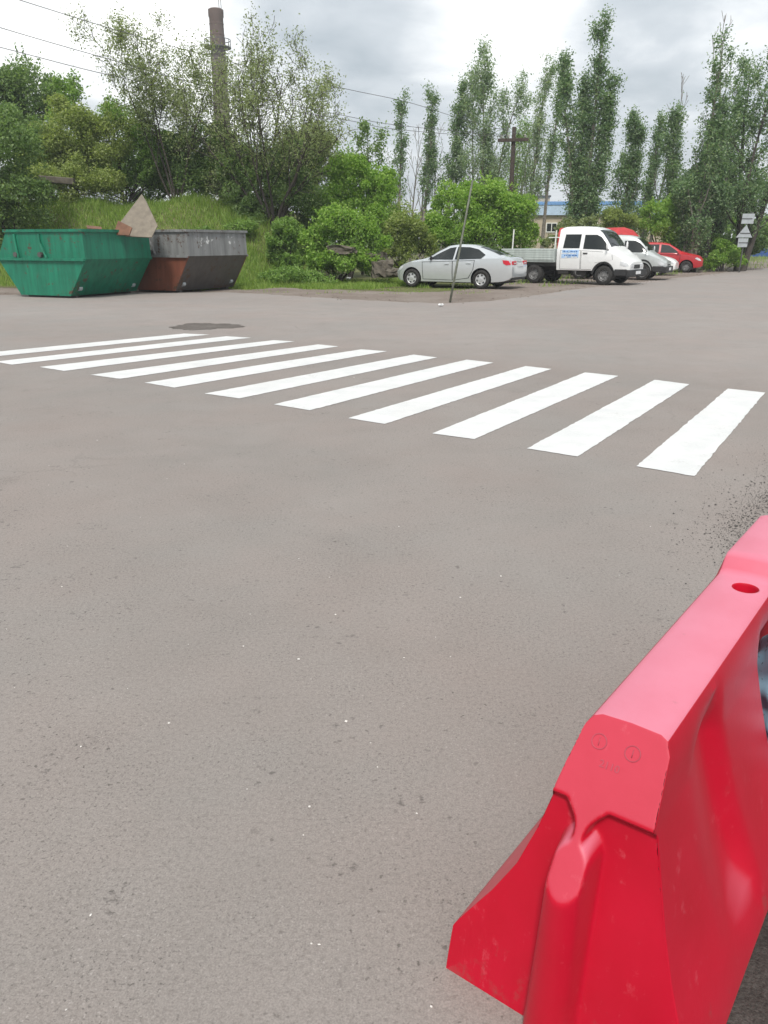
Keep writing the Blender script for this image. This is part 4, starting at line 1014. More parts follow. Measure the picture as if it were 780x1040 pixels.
sed, sb = car('silver_car', 'silver four-door saloon parked on the dirt behind the leaning pole', 'car', cloc, srz, SEDAN_S, M['silver'], (1.42, -1.26), .315,
    [], [([(.95, .30), (.98, .86), (-.17, .90), (-.17, .28)], [(.80, .955), (.40, 1.17), (.02, 1.345), (-.20, 1.375), (-.20, .965)]),
         ([(-.20, .28), (-.20, .90), (-1.0, .93), (-.95, .62), (-.78, .36)], [(-.27, .968), (-.27, 1.38), (-.72, 1.37), (-1.05, 1.30), (-1.36, 1.12), (-1.25, 1.0)])],
    (.80, .16), (-1.08, -1.84), [('tail_light', [(-2.02, .955), (-2.26, .94), (-2.30, .80), (-2.16, .79), (-2.06, .84)], 'tail'), ('headlight', [(1.92, .70), (2.00, .62), (2.04, .55), (1.92, .57), (1.80, .66), (1.78, .74)], 'lamp')], .8)
for s in (1, -1):
    mb = MB(); mb.box((-2.352, s * .52 - .17, .795), (-2.30, s * .52 + .17, .925), bev=.015); mb.build('tail_light', M['tail'], sed)
    mb = MB(); mb.box((-2.358, s * .50 - .09, .835), (-2.351, s * .50 + .09, .87)); mb.build('reversing_lamp', M['lamp'], sed)
num_plate(sed, -2.36, .80)
mb = MB(); mb.box((-2.33, -.66, .30), (-2.22, .66, .40), bev=.02); mb.build('bumper_trim', M['black'], sed)
mb = MB(); mb.box((-2.348, -.30, .905), (-2.30, .30, .93), bev=.006); mb.build('boot_trim', M['silver'], sed)

CAB = [(1.10, .40, .70, .77, .70, .62), (1.02, .36, .82, .89, .84, .74), (.82, .36, .95, 1.03, .93, .82), (.5, .40, 1.08, 1.18, .96, .82), (.24, .45, 1.17, 1.33, .97, .80), (0, .5, 1.22, 1.61, .97, .77),
       (-.25, .5, 1.25, 1.90, .97, .745), (-.45, .5, 1.25, 2.01, .97, .735), (-.75, .5, 1.25, 2.08, .97, .73), (-1.2, .5, 1.25, 2.10, .97, .73), (-1.75, .5, 1.25, 2.09, .97, .73), (-1.88, .5, 1.25, 2.05, .965, .72), (-1.93, .5, 1.25, 2.0, .955, .71)]
def cab_front(root, b, paint, zs=1.0):
    for s in (1, -1):
        b.side_patch('headlight', [(.72, .86 * zs), (.98, .80 * zs), (1.06, .70 * zs), (.92, .68 * zs), (.72, .74 * zs)], M['lamp'], root, s, .012)
        mb = MB(); mb.box((1.075, s * .48 - .16, .64 * zs), (1.118, s * .48 + .16, .77 * zs), bev=.012); mb.build('headlight', M['lamp'], root)
        mirror(root, .12, s * (b.side(.1, 1.3 * zs) + .17), 1.42 * zs, s, paint, (.05, .09, .16 * zs))
        # black arch trim
        mb = MB(); vs, fs = [], []; n = 20
        for k in range(n + 1):
            t = R(5 + 170 * k / n)
            for q in (.43, .50):
                x, z = q * math.cos(t), .35 + q * math.sin(t); y = s * (b.side(x, z) + .012); vs.append((x, y, z)); 
        for k in range(n): fs.append((2 * k, 2 * k + 1, 2 * k + 3, 2 * k + 2))
        mb.add(vs, fs); mb.build('arch_trim', M['black'], root)
    mb = MB(); mb.box((.48, -.955, .34), (1.02, -.80, .58), bev=.03); mb.box((.48, .80, .34), (1.02, .955, .58), bev=.03); mb.box((1.0, -.93, .30), (1.19, .93, .56), bev=.04); mb.build('bumper', M['black'], root)
    mb = MB(); mb.box((1.08, -.30, .60), (1.125, .30, .74 * zs), bev=.01); mb.build('grille', M['black'], root)
    b.top_patch('windscreen', .20, -.36, .97, .95, M['glass'], root)
    num_plate(root, 1.2, .45)
    for s in (1, -1): mb = MB(); mb.tube([(.22, s * .1, b.top(.22, 0) + .02), (.12, s * .55, b.top(.12, .5) + .02)], .009, 5); mb.build('wiper', M['black'], root)
tk_axle = G(615.5, 290)
trz = R(-36)
tk = thing('pickup_truck', 'white double-cab flatbed truck with a blue sticker on the rear door', 'truck', (0, 0, 0), trz)
dx = Vector((math.cos(trz), math.sin(trz), 0)); dy = Vector((-math.sin(trz), math.cos(trz), 0))
tk.location = Vector((X(616, 31.0), 31.0, 0)) + dy * .88
tb = Body(CAB); tb.build('cab', [M['white'], M['black']], tk, [(0, .35, .43)])
for s in (1, -1):
    make_wheel(tk, 0, s * .86, .35, .20, s, 'steel')
    make_wheel(tk, -2.85, s * .90, .35, .20, s, 'steel'); make_wheel(tk, -2.85, s * .68, .35, .19, s, 'steel')
    fd = tb.side_patch('door', [(.28, .62), (.30, 1.16), (-.92, 1.23), (-.92, .58), (-.46, .58), (-.42, .72), (.2, .82)][:], M['white'], tk, s, .006) if False else tb.side_patch('door', [(.36, .90), (.30, 1.16), (-.92, 1.23), (-.92, .56), (-.50, .56), (-.40, .80)], M['white'], tk, s, .006)
    seam(tb, [(.36, .90), (.30, 1.16), (-.92, 1.23), (-.92, .56), (-.50, .56), (-.40, .80)], fd, s, .014)
    tb.side_patch('window', [(.16, 1.24), (-.08, 1.56), (-.24, 1.72), (-.42, 1.80), (-.88, 1.80), (-.88, 1.30), (-.10, 1.27)], M['glass'], fd, s, .010)
    mb = MB(); y = tb.side(-.8, 1.1); mb.box((-.86, s * (y + .02) - .012, 1.12), (-.68, s * (y + .02) + .012, 1.16), bev=.006); mb.build('handle', M['black'], fd)
    rd = tb.side_patch('door', [(-.97, .56), (-.97, 1.23), (-1.78, 1.23), (-1.78, .56)], M['white'], tk, s, .006)
    seam(tb, [(-.97, .56), (-.97, 1.23), (-1.78, 1.23), (-1.78, .56)], rd, s, .014)
    tb.side_patch('window', [(-1.03, 1.32), (-1.03, 1.82), (-1.66, 1.82), (-1.70, 1.32)], M['glass'], rd, s, .010)
    tb.side_patch('sticker', [(-1.04, .98), (-1.03, 1.26), (-1.72, 1.26), (-1.73, .96)], M['sticker'], rd, s, .012)
    # the advert on the sticker is only blurred rows of blue lettering in the photo
    r = random.Random(7)
    for row, z in enumerate((1.205, 1.13, 1.055, .995)):
        x = -1.09
        mb = MB()
        while x > -1.66:
            w = r.uniform(.03, .12)
            if r.random() < .72: 
                y = s * (tb.side(x - w / 2, z) + .0145); mb.box((x - w, y - .002, z - .022), (x, y + .002, z + .020))
            x -= w + r.uniform(.015, .05)
        mb.build('lettering', M['sticker_dark'] if row % 2 == 0 else M['plate'], rd)
cab_front(tk, tb, M['white'])
mb = MB()
for y in (-.42, .34): mb.box((-4.2, y, .48), (.6, y + .08, .66))
mb.box((-2.95, -.75, .28), (-2.75, .75, .42)); mb.box((-1.9, -.86, .36), (-1.45, -.55, .58), bev=.04); mb.box((-1.2, .5, .34), (-.6, .85, .56), bev=.03); mb.box((-1.15, -.80, .34), (-.75, -.50, .52), bev=.02)
mb.box((-4.2, -.85, .42), (-4.1, .85, .52)); mb.box((-1.95, -.9, .66), (-4.2, -.8, .80)); mb.box((-1.95, .8, .66), (-4.2, .9, .80))
mb.build('chassis', M['chassis'], tk)
for s in (1, -1):
    mb = MB(); mb.box((-3.32, s * .80 - .17, .52), (-3.29, s * .80 + .17, .12)); mb.build('mudflap', M['black'], tk)
mb = MB(); mb.box((-4.28, -1.0, .80), (-2.0, 1.0, .862)); mb.build('bed_floor', M['galv'], tk)
def board_(lo, hi, axis):
    mb = MB(); mb.box(lo, hi)
    for k in range(5):
        z = .90 + k * .085
        if axis == 'x':
            ys = (lo[1] - .012, lo[1] - .0005) if lo[1] < 0 else (hi[1] + .0005, hi[1] + .012); mb.box((lo[0] + .02, ys[0], z), (hi[0] - .02, ys[1], z + .045))
        else:
            xs_ = (lo[0] - .012, lo[0] - .0005); mb.box((xs_[0], lo[1] + .02, z), (xs_[1], hi[1] - .02, z + .045))
    mb.build('bed_board', M['galv'], tk)
board_((-4.28, -1.03, .864), (-2.0, -1.0, 1.29), 'x'); board_((-4.28, 1.0, .864), (-2.0, 1.03, 1.29), 'x'); board_((-4.31, -1.0, .864), (-4.282, 1.0, 1.29), 'y'); board_((-2.03, -.998, .866), (-2.002, .998, 1.30), 'y')
for x, y, zt in ((-3.86, -.95, 2.02), (-2.9, .95, 2.0)):
    mb = MB(); mb.tube([(x, y, .866), (x + .04, y, zt)], .028, 8); 
    if y > 0: mb.tube([(x - .28, y, 1.72), (x + .30, y, 1.72)], .02, 6)
    mb.build('stake', M['pipe'], tk)

# pale grey van, its body hidden behind the truck
VAN = [(a, b_, c * .88 if c > .7 else c, d_ * .87, e * .95, f_ * .95) for a, b_, c, d_, e, f_ in CAB]
v2 = thing('grey_van', 'pale grey van with black bumper parked next to the white truck', 'van', (0, 0, 0), R(-27))
VAN = [(x, zb * .9, zl, zt, wb, wt) for x, zb, zl, zt, wb, wt in VAN[:-2]] + [(-1.9, .45, 1.08, 1.82, .92, .69), (-3.6, .45, 1.08, 1.82, .92, .69), (-3.75, .45, 1.06, 1.76, .90, .67)]
vb = Body(VAN); vb.build('body', [M['palesilver'], M['black']], v2, [(0, .32, .40), (-2.7, .32, .40)])
v2.location = Vector((X(655.5, 35.3), 35.3, 0)) + Vector((-math.sin(R(-27)), math.cos(R(-27)), 0)) * .80
for s in (1, -1):
    make_wheel(v2, 0, s * .82, .32, .20, s, 'steel'); make_wheel(v2, -2.7, s * .82, .32, .20, s, 'steel')
    fd = vb.side_patch('door', [(.30, .80), (.28, .98), (-.92, 1.02), (-.92, .50), (-.50, .50), (-.38, .72)], M['palesilver'], v2, s, .006)
    vb.side_patch('window', [(.14, 1.12), (-.08, 1.38), (-.26, 1.54), (-.44, 1.60), (-.86, 1.60), (-.86, 1.14)], M['glass'], fd, s, .010)
cab_front(v2, vb, M['palesilver'], .88)

for root in (tk, v2):                      # both noses are short: draw in everything ahead of the front axle
    for ch in [c_ for c_ in root.children if c_.type == 'MESH']:
        for o in [ch] + [g_ for g_ in ch.children if g_.type == 'MESH']:
            for v in o.data.vertices:
                if v.co.x > 0: v.co.x *= .84
# white hatchback and red estate further along
HATCH = [(x * .88, zb, zl * .98, zt * .985, wb * .93, wt * .93) for x, zb, zl, zt, wb, wt in SEDAN[:11]] + [(-1.2, .19, .97, 1.40, .84, .53), (-1.6, .22, .98, 1.25, .82, .56), (-1.8, .3, .95, 1.05, .78, .62), (-1.86, .4, .7, .8, .7, .6)]
hrz = R(-27)
hx = X(644, 42)
hc, hb = car('white_hatchback', 'white hatchback half hidden between the grey van and the red estate', 'car', (hx, 41.6, 0), hrz, HATCH, M['white'], (1.25, -1.15), .29, [],
    [([(.85, .30), (.86, .84), (-.17, .88), (-.17, .28)], [(.70, .94), (.36, 1.15), (.02, 1.30), (-.18, 1.34), (-.18, .95)]), ([(-.20, .28), (-.20, .88), (-.90, .90), (-.80, .36)], [(-.25, .955), (-.25, 1.345), (-.72, 1.34), (-1.1, 1.25), (-1.0, .98)])],
    (.70, .14), (-1.25, -1.75), [('tail_light', [(-1.62, .93), (-1.78, .93), (-1.8, .78), (-1.66, .78)], 'tail'), ('headlight', [(1.83, .69), (1.93, .61), (1.98, .54), (1.85, .56), (1.68, .65)], 'lamp')], .8)
ESTATE = [(2.2, .34, .55, .62, .60, .52), (2.14, .28, .68, .76, .74, .64), (1.95, .24, .80, .87, .82, .70), (1.5, .22, .89, .96, .87, .73), (1.15, .22, .94, 1.05, .88, .70), (.75, .22, .97, 1.30, .88, .62), (.42, .22, .985, 1.47, .88, .59), (.0, .22, 1.0, 1.53, .88, .58),
          (-.8, .22, 1.0, 1.54, .88, .58), (-1.6, .22, 1.0, 1.53, .87, .58), (-1.95, .25, 1.0, 1.45, .86, .6), (-2.12, .3, .98, 1.2, .82, .62), (-2.18, .4, .8, .9, .76, .62)]
erz = R(-22)
ex_, ey_ = X(699.5, 44.5), 44.5
eloc = Vector((ex_, ey_, 0)) - Vector((math.cos(erz), math.sin(erz), 0)) * 1.38 + Vector((-math.sin(erz), math.cos(erz), 0)) * .75
es, eb = car('red_estate_car', 'red estate car with grey lower cladding, last in the parked line', 'car', eloc, erz, ESTATE, M['redcar'], (1.38, -1.35), .30, [[(-1.10, 1.04), (-1.10, 1.43), (-1.75, 1.42), (-1.95, 1.08)]],
    [([(1.0, .56), (1.02, .89), (-.05, .93), (-.05, .56)], [(.98, 1.0), (.66, 1.22), (.40, 1.39), (.0, 1.44), (.0, 1.02)]), ([(-.09, .56), (-.09, .93), (-1.0, .93), (-.95, .56)], [(-.10, 1.02), (-.10, 1.44), (-1.02, 1.44), (-1.02, 1.03)])],
    (1.08, .46), None, [('headlight', [(1.88, .78), (2.05, .70), (2.12, .60), (1.98, .62), (1.78, .72)], 'lamp'), ('tail_light', [(-1.95, 1.0), (-2.1, 1.0), (-2.14, .8), (-1.98, .8)], 'tail')], .8, 'steel',
    clad=[(.93, .30), (.93, .52), (-.92, .52), (-.92, .30)])

# red canvas canopy of a trailer behind the white truck
rt = thing('covered_trailer', 'red rounded canvas-covered trailer behind the white truck', 'trailer', (X(605, 40.5), 40.5, 0), R(-20))
rt.scale = (1.1, 1.1, 1.12)
mb = MB(); prof = [(-.85, .75), (-.88, 1.35), (-.78, 1.72), (-.45, 1.93), (0, 1.98), (.45, 1.93), (.78, 1.72), (.88, 1.35), (.85, .75)]
secs = []
for x, q, dz in ((-1.55, .99, 0), (-1.52, 1, 0), (-1.1, .985, -.02), (-.5, 1, 0), (.2, .985, -.02), (.9, 1, 0), (1.15, 1, .01), (1.55, .82, -.12), (1.78, .62, -.33)): secs.append([(x, y * q, z + dz if z > 1 else z) for y, z in prof])
k = len(prof); mb.add([p for s_ in secs for p in s_], [(i * k + j, i * k + j + 1, (i + 1) * k + j + 1, (i + 1) * k + j) for i in range(len(secs) - 1) for j in range(k - 1)] + [tuple(range(k))[::-1], tuple(range((len(secs) - 1) * k, len(secs) * k))])
autosmooth(mb.build('canopy', M['redtank'], rt), 30)
mb = MB(); mb.box((-1.5, -.85, .55), (1.8, .85, .748)); mb.tube([(1.8, 0, .6), (2.8, 0, .5)], .05, 8); mb.build('frame', M['chassis'], rt)
for s in (1, -1): make_wheel(rt, -.3, s * .82, .31, .18, s, 'steel')

# ------------------------------------------------------------------ red plastic road barrier
def red_plastic():
    m, t, b = new_mat('red_plastic')
    n = noise(t, 5, 5); fine = noise(t, 60, 4, .6)
    c = cramp(t, n, [(.3, (.415, .002, .016)), (.7, (.475, .003, .023))])
    # sky sheen painted in: paler pink mixed into the faces turned up
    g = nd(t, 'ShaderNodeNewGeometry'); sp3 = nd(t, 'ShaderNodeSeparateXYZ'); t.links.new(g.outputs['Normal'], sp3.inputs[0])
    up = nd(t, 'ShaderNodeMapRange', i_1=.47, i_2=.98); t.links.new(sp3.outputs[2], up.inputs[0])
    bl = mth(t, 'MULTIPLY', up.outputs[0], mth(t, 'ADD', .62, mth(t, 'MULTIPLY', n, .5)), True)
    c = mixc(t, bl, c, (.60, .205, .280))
    sc_ = mth(t, 'MULTIPLY', noise(t, 38, 6, .75), noise(t, 9, 4, .6, stretch=(1, 4, 1)))
    k = nd(t, 'ShaderNodeMapRange', i_1=.34, i_2=.43); t.links.new(sc_, k.inputs[0])
    c = mixc(t, mth(t, 'MULTIPLY', k.outputs[0], .24), c, (.62, .15, .18))
    t.links.new(c, b.inputs['Base Color'])
    b.inputs['Roughness'].default_value = .45
    b.inputs['Specular IOR Level'].default_value = .26
    b.inputs['Sheen Weight'].default_value = .03; b.inputs['Sheen Roughness'].default_value = .5
    # splashes of road dirt near the foot
    sp4 = nd(t, 'ShaderNodeSeparateXYZ'); tc4 = nd(t, 'ShaderNodeTexCoord'); t.links.new(tc4.outputs['Object'], sp4.inputs[0])
    dl = nd(t, 'ShaderNodeMapRange', i_1=.16, i_2=.0, i_3=0.0, i_4=.16); t.links.new(sp4.outputs[2], dl.inputs[0])
    dk = nd(t, 'ShaderNodeMapRange', i_1=.68, i_2=.80); t.links.new(mth(t, 'ADD', noise(t, 14, 6, .7), dl.outputs[0]), dk.inputs[0])
    c = mixc(t, mth(t, 'MULTIPLY', dk.outputs[0], .35), c, (.16, .10, .085))
    t.links.new(c, b.inputs['Base Color'])
    bv = nd(t, 'ShaderNodeBevel', samples=6, i_Radius=.007)
    bm_ = nd(t, 'ShaderNodeBump', i_Strength=.12, i_Distance=.003)
    t.links.new(bv.outputs[0], bm_.inputs['Normal']); t.links.new(mth(t, 'ADD', fine, mth(t, 'MULTIPLY', noise(t, 8, 3), 1.5)), bm_.inputs['Height']); t.links.new(bm_.outputs[0], b.inputs['Normal'])
    return m
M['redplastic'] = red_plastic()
M['ringred'] = plain('moulded_red_mark', (.40, .055, .085), .5)
bo = G(453, 983); bang = math.atan2(.7983, .6022)
BL, BW = 1.9, .526
bar = thing('road_barrier', 'red plastic water-filled road barrier standing at the right edge of the road', 'barrier', bo, bang)
# local axes: x along the barrier (a), y to the LEFT; so b (to the right, 0..BW) = -y
def P3(a, b, z): return Vector((a, -b, z))
def prof_at(a):
    """outline of one cross-section, from left foot over the top to right foot: list of (b, z)"""
    top = .63 + (.045 * smooth(1.06, 1.12, a) if a < 1.62 else .045 * (1 - smooth(1.62, 1.68, a)))
    bay = smooth(.865, .915, a) * (1 - smooth(1.45, 1.5, a))
    # waist recess on both sides in the middle of the barrier
    l = [(0, 0), (.0, .03), (.002, .105), (.02, .135), (.075, .22), (.118, .30), (.148, .39), (.168, .47), (.1715, .49), (.180, .54), (.193, .605), (.205, top - .006), (.220, top)]
    r = [(.336, top), (.350, top - .006), (.360, .600), (.366, .54), (.3703, .49), (.374, .47), (.394, .39), (.419, .30), (.446, .22), (.480, .135), (.494, .105), (.521, .03), (.526, 0)]
    def pinch(q, s):                        # deep bay in the middle of either side, above the foot
        b, z = q; k = bay * smooth(.03, .24, z) * (1 - smooth(.49, .56, z))
        return (b + (max(b, .228) - b) * k, z) if s > 0 else (b + (min(b, .298) - b) * k, z)
    # valley running down the side: the face sinks slowly towards it and comes back sharply
    def scoop(q):
        b, z = q; ac = .50 + (.35 - z) * .12
        k = .036 * smooth(ac - .26, ac, a) if a < ac else .036 * (1 - smooth(ac, ac + .055, a))
        return (b - k * smooth(.06, .16, z) * (1 - smooth(.50, .58, z)), z)
    return [pinch(q, 1) for q in l] + [(.278, top + .002)] + [scoop(pinch(q, -1)) for q in r]
mb = MB()
A = sorted(set([0.0, .012, .03, .06] + list(np.arange(.09, 1.9, .022)) + [1.84, 1.87, 1.888, 1.9]))
def end_off(z):                              # the end leans back, steeply up to the shoulder and then flatter
    return .19 * z + .017 * smooth(.10, .42, z) if z < .485 else .0931 + (z - .49) * .70
secs = []
for a in A:
    q = prof_at(a); row = []
    near = max(0, 1 - a / .5)
    for b, z in q:
        inset = 0
        row.append(P3(a + end_off(z) * near - (end_off(z) * max(0, 1 - (BL - a) / .5)), b + (inset if b < .26 else -inset) * (z > .04), z))
    secs.append(row)
k = len(secs[0])
i0 = next(i for i, a in enumerate(A) if a > .925); i1 = next(i for i, a in enumerate(A) if a > 1.035)
fs = [(i * k + j, i * k + j + 1, (i + 1) * k + j + 1, (i + 1) * k + j) for i in range(len(secs) - 1) for j in range(k - 1) if not (i0 <= i < i1 and j in (12, 13))]
mb.add([p for s_ in secs for p in s_], fs)
mb.add(secs[-1], [tuple(range(k))])
# filler opening in the top: the deck is pierced and a shallow cup hangs below it
hc_ = P3(.985, .292, 0); hr = .034
outer = [secs[i][12] for i in range(i0, i1 + 1)] + [secs[i1][13]] + [secs[i][14] for i in range(i1, i0 - 1, -1)] + [secs[i0][13]]
bm = bmesh.new(); ov = [bm.verts.new(p) for p in outer]; oe = [bm.edges.new((ov[i], ov[(i + 1) % len(ov)])) for i in range(len(ov))]
nh = 28; iv = [bm.verts.new((hc_.x + hr * math.cos(6.2832 * i / nh), hc_.y + hr * math.sin(6.2832 * i / nh), .6315)) for i in range(nh)]; ie = [bm.edges.new((iv[i], iv[(i + 1) % nh])) for i in range(nh)]
bmesh.ops.triangle_fill(bm, edges=oe + ie, use_beauty=True); bm.verts.index_update()
mb.add([v.co.copy() for v in bm.verts], [[v.index for v in f.verts] for f in bm.faces]); bm.free()
vs = []
for r_q, z in ((hr, .6315), (hr * .94, .625), (hr * .90, .598), (.012, .594), (.011, .603), (.001, .604)):
    vs += [(hc_.x + r_q * math.cos(6.2832 * i / nh), hc_.y + r_q * math.sin(6.2832 * i / nh), z) for i in range(nh)]
mb.add(vs, [(q * nh + i, q * nh + (i + 1) % nh, (q + 1) * nh + (i + 1) % nh, (q + 1) * nh + i) for q in range(5) for i in range(nh)])
# near end: sloped shoulder, recess below it and the rounded locking post with its tongue
PB = .243
pr0 = prof_at(0); lz = [q[1] for q in pr0[:13]]; lb = [q[0] for q in pr0[:13]]; rz = [q[1] for q in pr0[:13:-1]]; rb = [q[0] for q in pr0[:13:-1]]
zsx = sorted(set([round(z, 4) for z in lz + rz] + list(np.round(np.arange(0, .62, .0036), 4)))); NB = 190
def end_a(b, z, bl, br):
    edge_d = min(b - bl, br - b)
    sh = .0931 + (z - .49) * .70                # plane of the shoulder
    base = end_off(z)
    if z > .484: return base
    rec = base
    rp = .042 + .013 * (1 - z / .40)            # locking post: a tapering cylinder cut by the shoulder plane
    db = abs(b - PB); ac = .034 - .030 * (1 - z / .40)
    neck = .017 + .034 * math.exp(-((z - .494) / .028) ** 2)
    if z < .398: wd = rp
    else:
        cap_w = rp * math.sqrt(max(0, 1 - ((z - .398) / .040) ** 2))
        wd = (neck ** 6 + cap_w ** 6) ** (1 / 6)
    if db < wd:
        cand = max(sh, ac - math.sqrt(max(0, rp * rp - db * db))) if z < .398 else sh
        t = smooth(0, .010, wd - db); rec = rec * (1 - t) + min(rec, cand) * t
    return rec
zu = np.linspace(0, zsx[-1], 240); tt = np.arange(NB + 1) / NB
def edges_at(z): return float(np.interp(z, lz, lb)), float(np.interp(z, rz, rb))
HU = np.array([[end_a(bl + (br - bl) * t, z, bl, br) for t in tt] for z in zu for bl, br in (edges_at(z),)])
for _ in range(6):                              # blow-moulded: every inner corner of the end is rounded
    H2 = HU.copy()
    H2[1:-1, 1:-1] = (HU[1:-1, 1:-1] * 2 + HU[:-2, 1:-1] + HU[2:, 1:-1] + HU[1:-1, :-2] + HU[1:-1, 2:]) / 6
    HU = H2
HB = np.array([[edges_at(z)[0] + (edges_at(z)[1] - edges_at(z)[0]) * t for t in tt] for z in zsx])
HF = np.stack([np.interp(zsx, zu, HU[:, i]) for i in range(NB + 1)], 1)
for c_ in (0, NB): HF[:, c_] = np.interp(zsx, sorted(set(lz + rz)), [end_off(z) for z in sorted(set(lz + rz))])
vs = [P3(HF[q_, i], HB[q_, i], zsx[q_]) for q_ in range(len(zsx)) for i in range(NB + 1)]
nz = len(zsx)
mb.add(vs, [(r_ * (NB + 1) + i, r_ * (NB + 1) + i + 1, (r_ + 1) * (NB + 1) + i + 1, (r_ + 1) * (NB + 1) + i) for r_ in range(nz - 1) for i in range(NB)])
top_row = vs[(nz - 1) * (NB + 1):]
mb.add(top_row + [secs[0][13]], [tuple(range(len(top_row) + 1))])
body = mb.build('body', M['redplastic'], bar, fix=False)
bm = bmesh.new(); bm.from_mesh(body.data); bmesh.ops.remove_doubles(bm, verts=bm.verts[:], dist=.0015); bmesh.ops.recalc_face_normals(bm, faces=bm.faces[:]); bm.to_mesh(body.data); bm.free()
autosmooth(body, 32)
# moulded marks on the shoulder: two date rings and a small number
def shoulder(b, z, off=0.0): return P3(.0931 + (z - .49) * .70, b, z) + Vector((-1, 0, .70)).normalized() * off
ux_, uy_ = Vector((0, -1, 0)), Vector((.70, 0, 1)).normalized()
for b, z in ((.230, .588), (.296, .588)):
    mb = MB()
    for rad in (.0145,): mb.tube([shoulder(b, z, .0004) + (ux_ * math.cos(6.2832 * i / 36) + uy_ * math.sin(6.2832 * i / 36)) * rad for i in range(37)], .0011, 6, caps=False)
    mb.tube([shoulder(b, z, .0004) - uy_ * .008, shoulder(b, z, .0004) + uy_ * .008], .0009, 6)
    mb.build('date_ring', M['ringred'], bar, smooth=True)
cu = bpy.data.curves.new('number', 'FONT'); cu.body = '2110'; cu.size = .020; cu.extrude = .0008; cu.align_x = 'CENTER'
to = bpy.data.objects.new('tmp', cu); COL.objects.link(to); dg = bpy.context.evaluated_depsgraph_get(); me = bpy.data.meshes.new_from_object(to.evaluated_get(dg)); bpy.data.objects.remove(to)
to = bpy.data.objects.new('moulded_number', me); COL.objects.link(to); me.materials.append(M['ringred']); to.parent = bar
nn = ux_.cross(uy_); mt = Matrix((ux_, uy_, nn)).transposed().to_4x4(); mt.translation = shoulder(.262, .552, .0006); to.matrix_local = mt

# crumbling dark road edge under and beyond the barrier, loose crumbs on it, pale stones on the asphalt
def BG(a, b, z=0.0):
    v = Matrix.Rotation(bang, 3, 'Z') @ P3(a, b, 0); return Vector((bo.x + v.x, bo.y + v.y, z))
r = random.Random(12); lft = []
for i in range(160):
    a = -3 + 13 * i / 159
    lft.append((a, .40 - .46 * smooth(1.8, 3.4, a) + .03 * math.sin(a * 7) + r.gauss(0, .018)))
mb = MB(); mb.add([BG(a, b, .004) for a, b in lft] + [BG(a, 5, .004) for a, b in reversed(lft)], [tuple(range(320))])
struct(mb.build('road_edge_dirt', M['darkdirt']))
def scatter(name, pos, mat, label, cat, seed):
    r = random.Random(seed); mb = MB()
    t_ = (1 + 5 ** .5) / 2; oc = [Vector(v) for v in ((1, 0, 0), (-1, 0, 0), (0, 1, 0), (0, -1, 0), (0, 0, 1), (0, 0, -1))]
    of = [(0, 2, 4), (2, 1, 4), (1, 3, 4), (3, 0, 4), (2, 0, 5), (1, 2, 5), (3, 1, 5), (0, 3, 5)]
    for p, q in pos:
        rt_ = Matrix.Rotation(r.uniform(0, 6.3), 3, 'Z'); sx, sy, sz = q * r.uniform(.7, 1.4), q * r.uniform(.6, 1.1), q * r.uniform(.35, .7)
        mb.add([rt_ @ Vector((v.x * sx, v.y * sy, v.z * sz)) + Vector((p.x, p.y, p.z + sz * .5)) for v in oc], of)
    tag(mb.build(name, mat), label, cat, kind='stuff')
pos = []
for i in range(15000):
    a = r.uniform(2.0, 7.0); e = .34 - .58 * smooth(1.8, 3.4, a); b = e + .06 + r.gauss(.0, .03) - r.expovariate(12) + (r.random() < .35) * r.uniform(0, .8)
    pos.append((BG(a, b, .003), min(.007, .0010 + r.expovariate(800))))
scatter('asphalt_crumbs', pos, M['crumb'], 'dark asphalt crumbs scattered along the broken road edge by the barrier', 'crumbs', 3)
pos = []
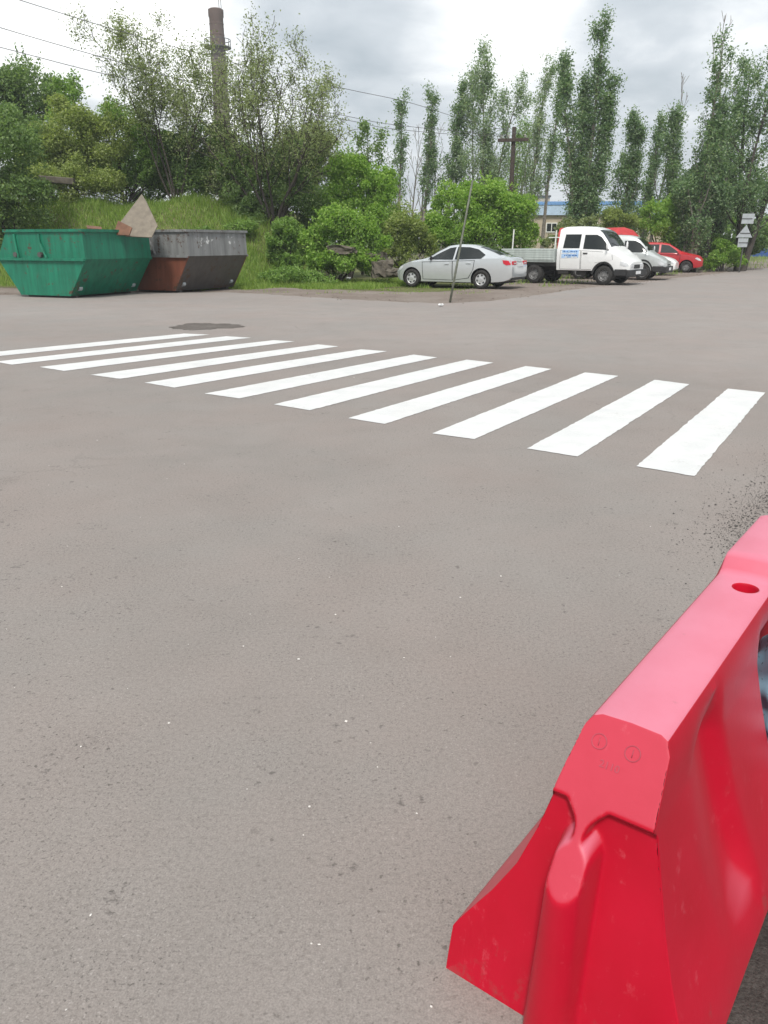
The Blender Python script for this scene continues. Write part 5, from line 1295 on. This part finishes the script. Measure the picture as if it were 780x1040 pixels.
for i in range(70):
    Y = 1.0 + 9 * r.random() ** 1.4; x = r.uniform(-.55, .5) * Y
    pos.append((Vector((x, Y, .001)), r.choice((.003, .003, .004, .004, .006))))
scatter('pale_stones', pos, M['pebble'], 'tiny pale stones and flecks lying on the grey asphalt', 'stones', 4)
pos = []
for i in range(900):
    k_ = r.randrange(60, len(edge) - 60); ex0, ey0, _ = edge[k_]
    pos.append((Vector((ex0 + r.gauss(0, .3), ey0 + r.gauss(.35, .5), 0)), r.choice((.008, .012, .02, .03)) * r.uniform(.6, 1.1)))
scatter('parking_stones', pos, M['dirt'], 'loose stones along the ragged edge of the dirt parking strip', 'stones', 5)

# blue crumpled plastic jammed against the far side of the barrier
bm = bmesh.new(); bmesh.ops.create_icosphere(bm, subdivisions=5, radius=1)
r_n = np.random.default_rng(2); ph = r_n.uniform(0, 6.3, 12)
for v in bm.verts:
    x, y, z = v.co
    w = 1 + .04 * math.sin(5 * x + 3 * z + ph[0]) + .02 * math.sin(9 * y - 6 * z + ph[1]) + .035 * math.sin(17 * z + 11 * x + ph[2]) + .025 * math.sin(27 * x - 19 * y + ph[3])
    v.co = Vector((x * .275 * w, y * .115 * w, max(-.215, z * .24 * w)))
me = bpy.data.meshes.new('blue_sack'); bm.to_mesh(me); bm.free()
for p_ in me.polygons: p_.use_smooth = True
def sack():
    m, t, b = new_mat('blue_sack_plastic')
    c = cramp(t, noise(t, 7, 5, .6), [(.3, (.24, .50, .66)), (.55, (.30, .56, .72)), (.75, (.60, .74, .80))])
    k = nd(t, 'ShaderNodeMapRange', i_1=.60, i_2=.66); t.links.new(noise(t, 45, 3, .6), k.inputs[0])
    c = mixc(t, mth(t, 'MULTIPLY', k.outputs[0], .85), c, (.02, .03, .04))
    t.links.new(c, b.inputs['Base Color']); b.inputs['Roughness'].default_value = .45; return m
me.materials.append(sack()); sk = bpy.data.objects.new('blue_sack', me); COL.objects.link(sk)
sk.location = BG(1.17, .425, .285); sk.rotation_euler = (0, 0, bang + R(4))
tag(sk, 'crumpled pale blue speckled plastic sack stuffed into the hollow right side of the red barrier', 'sack')
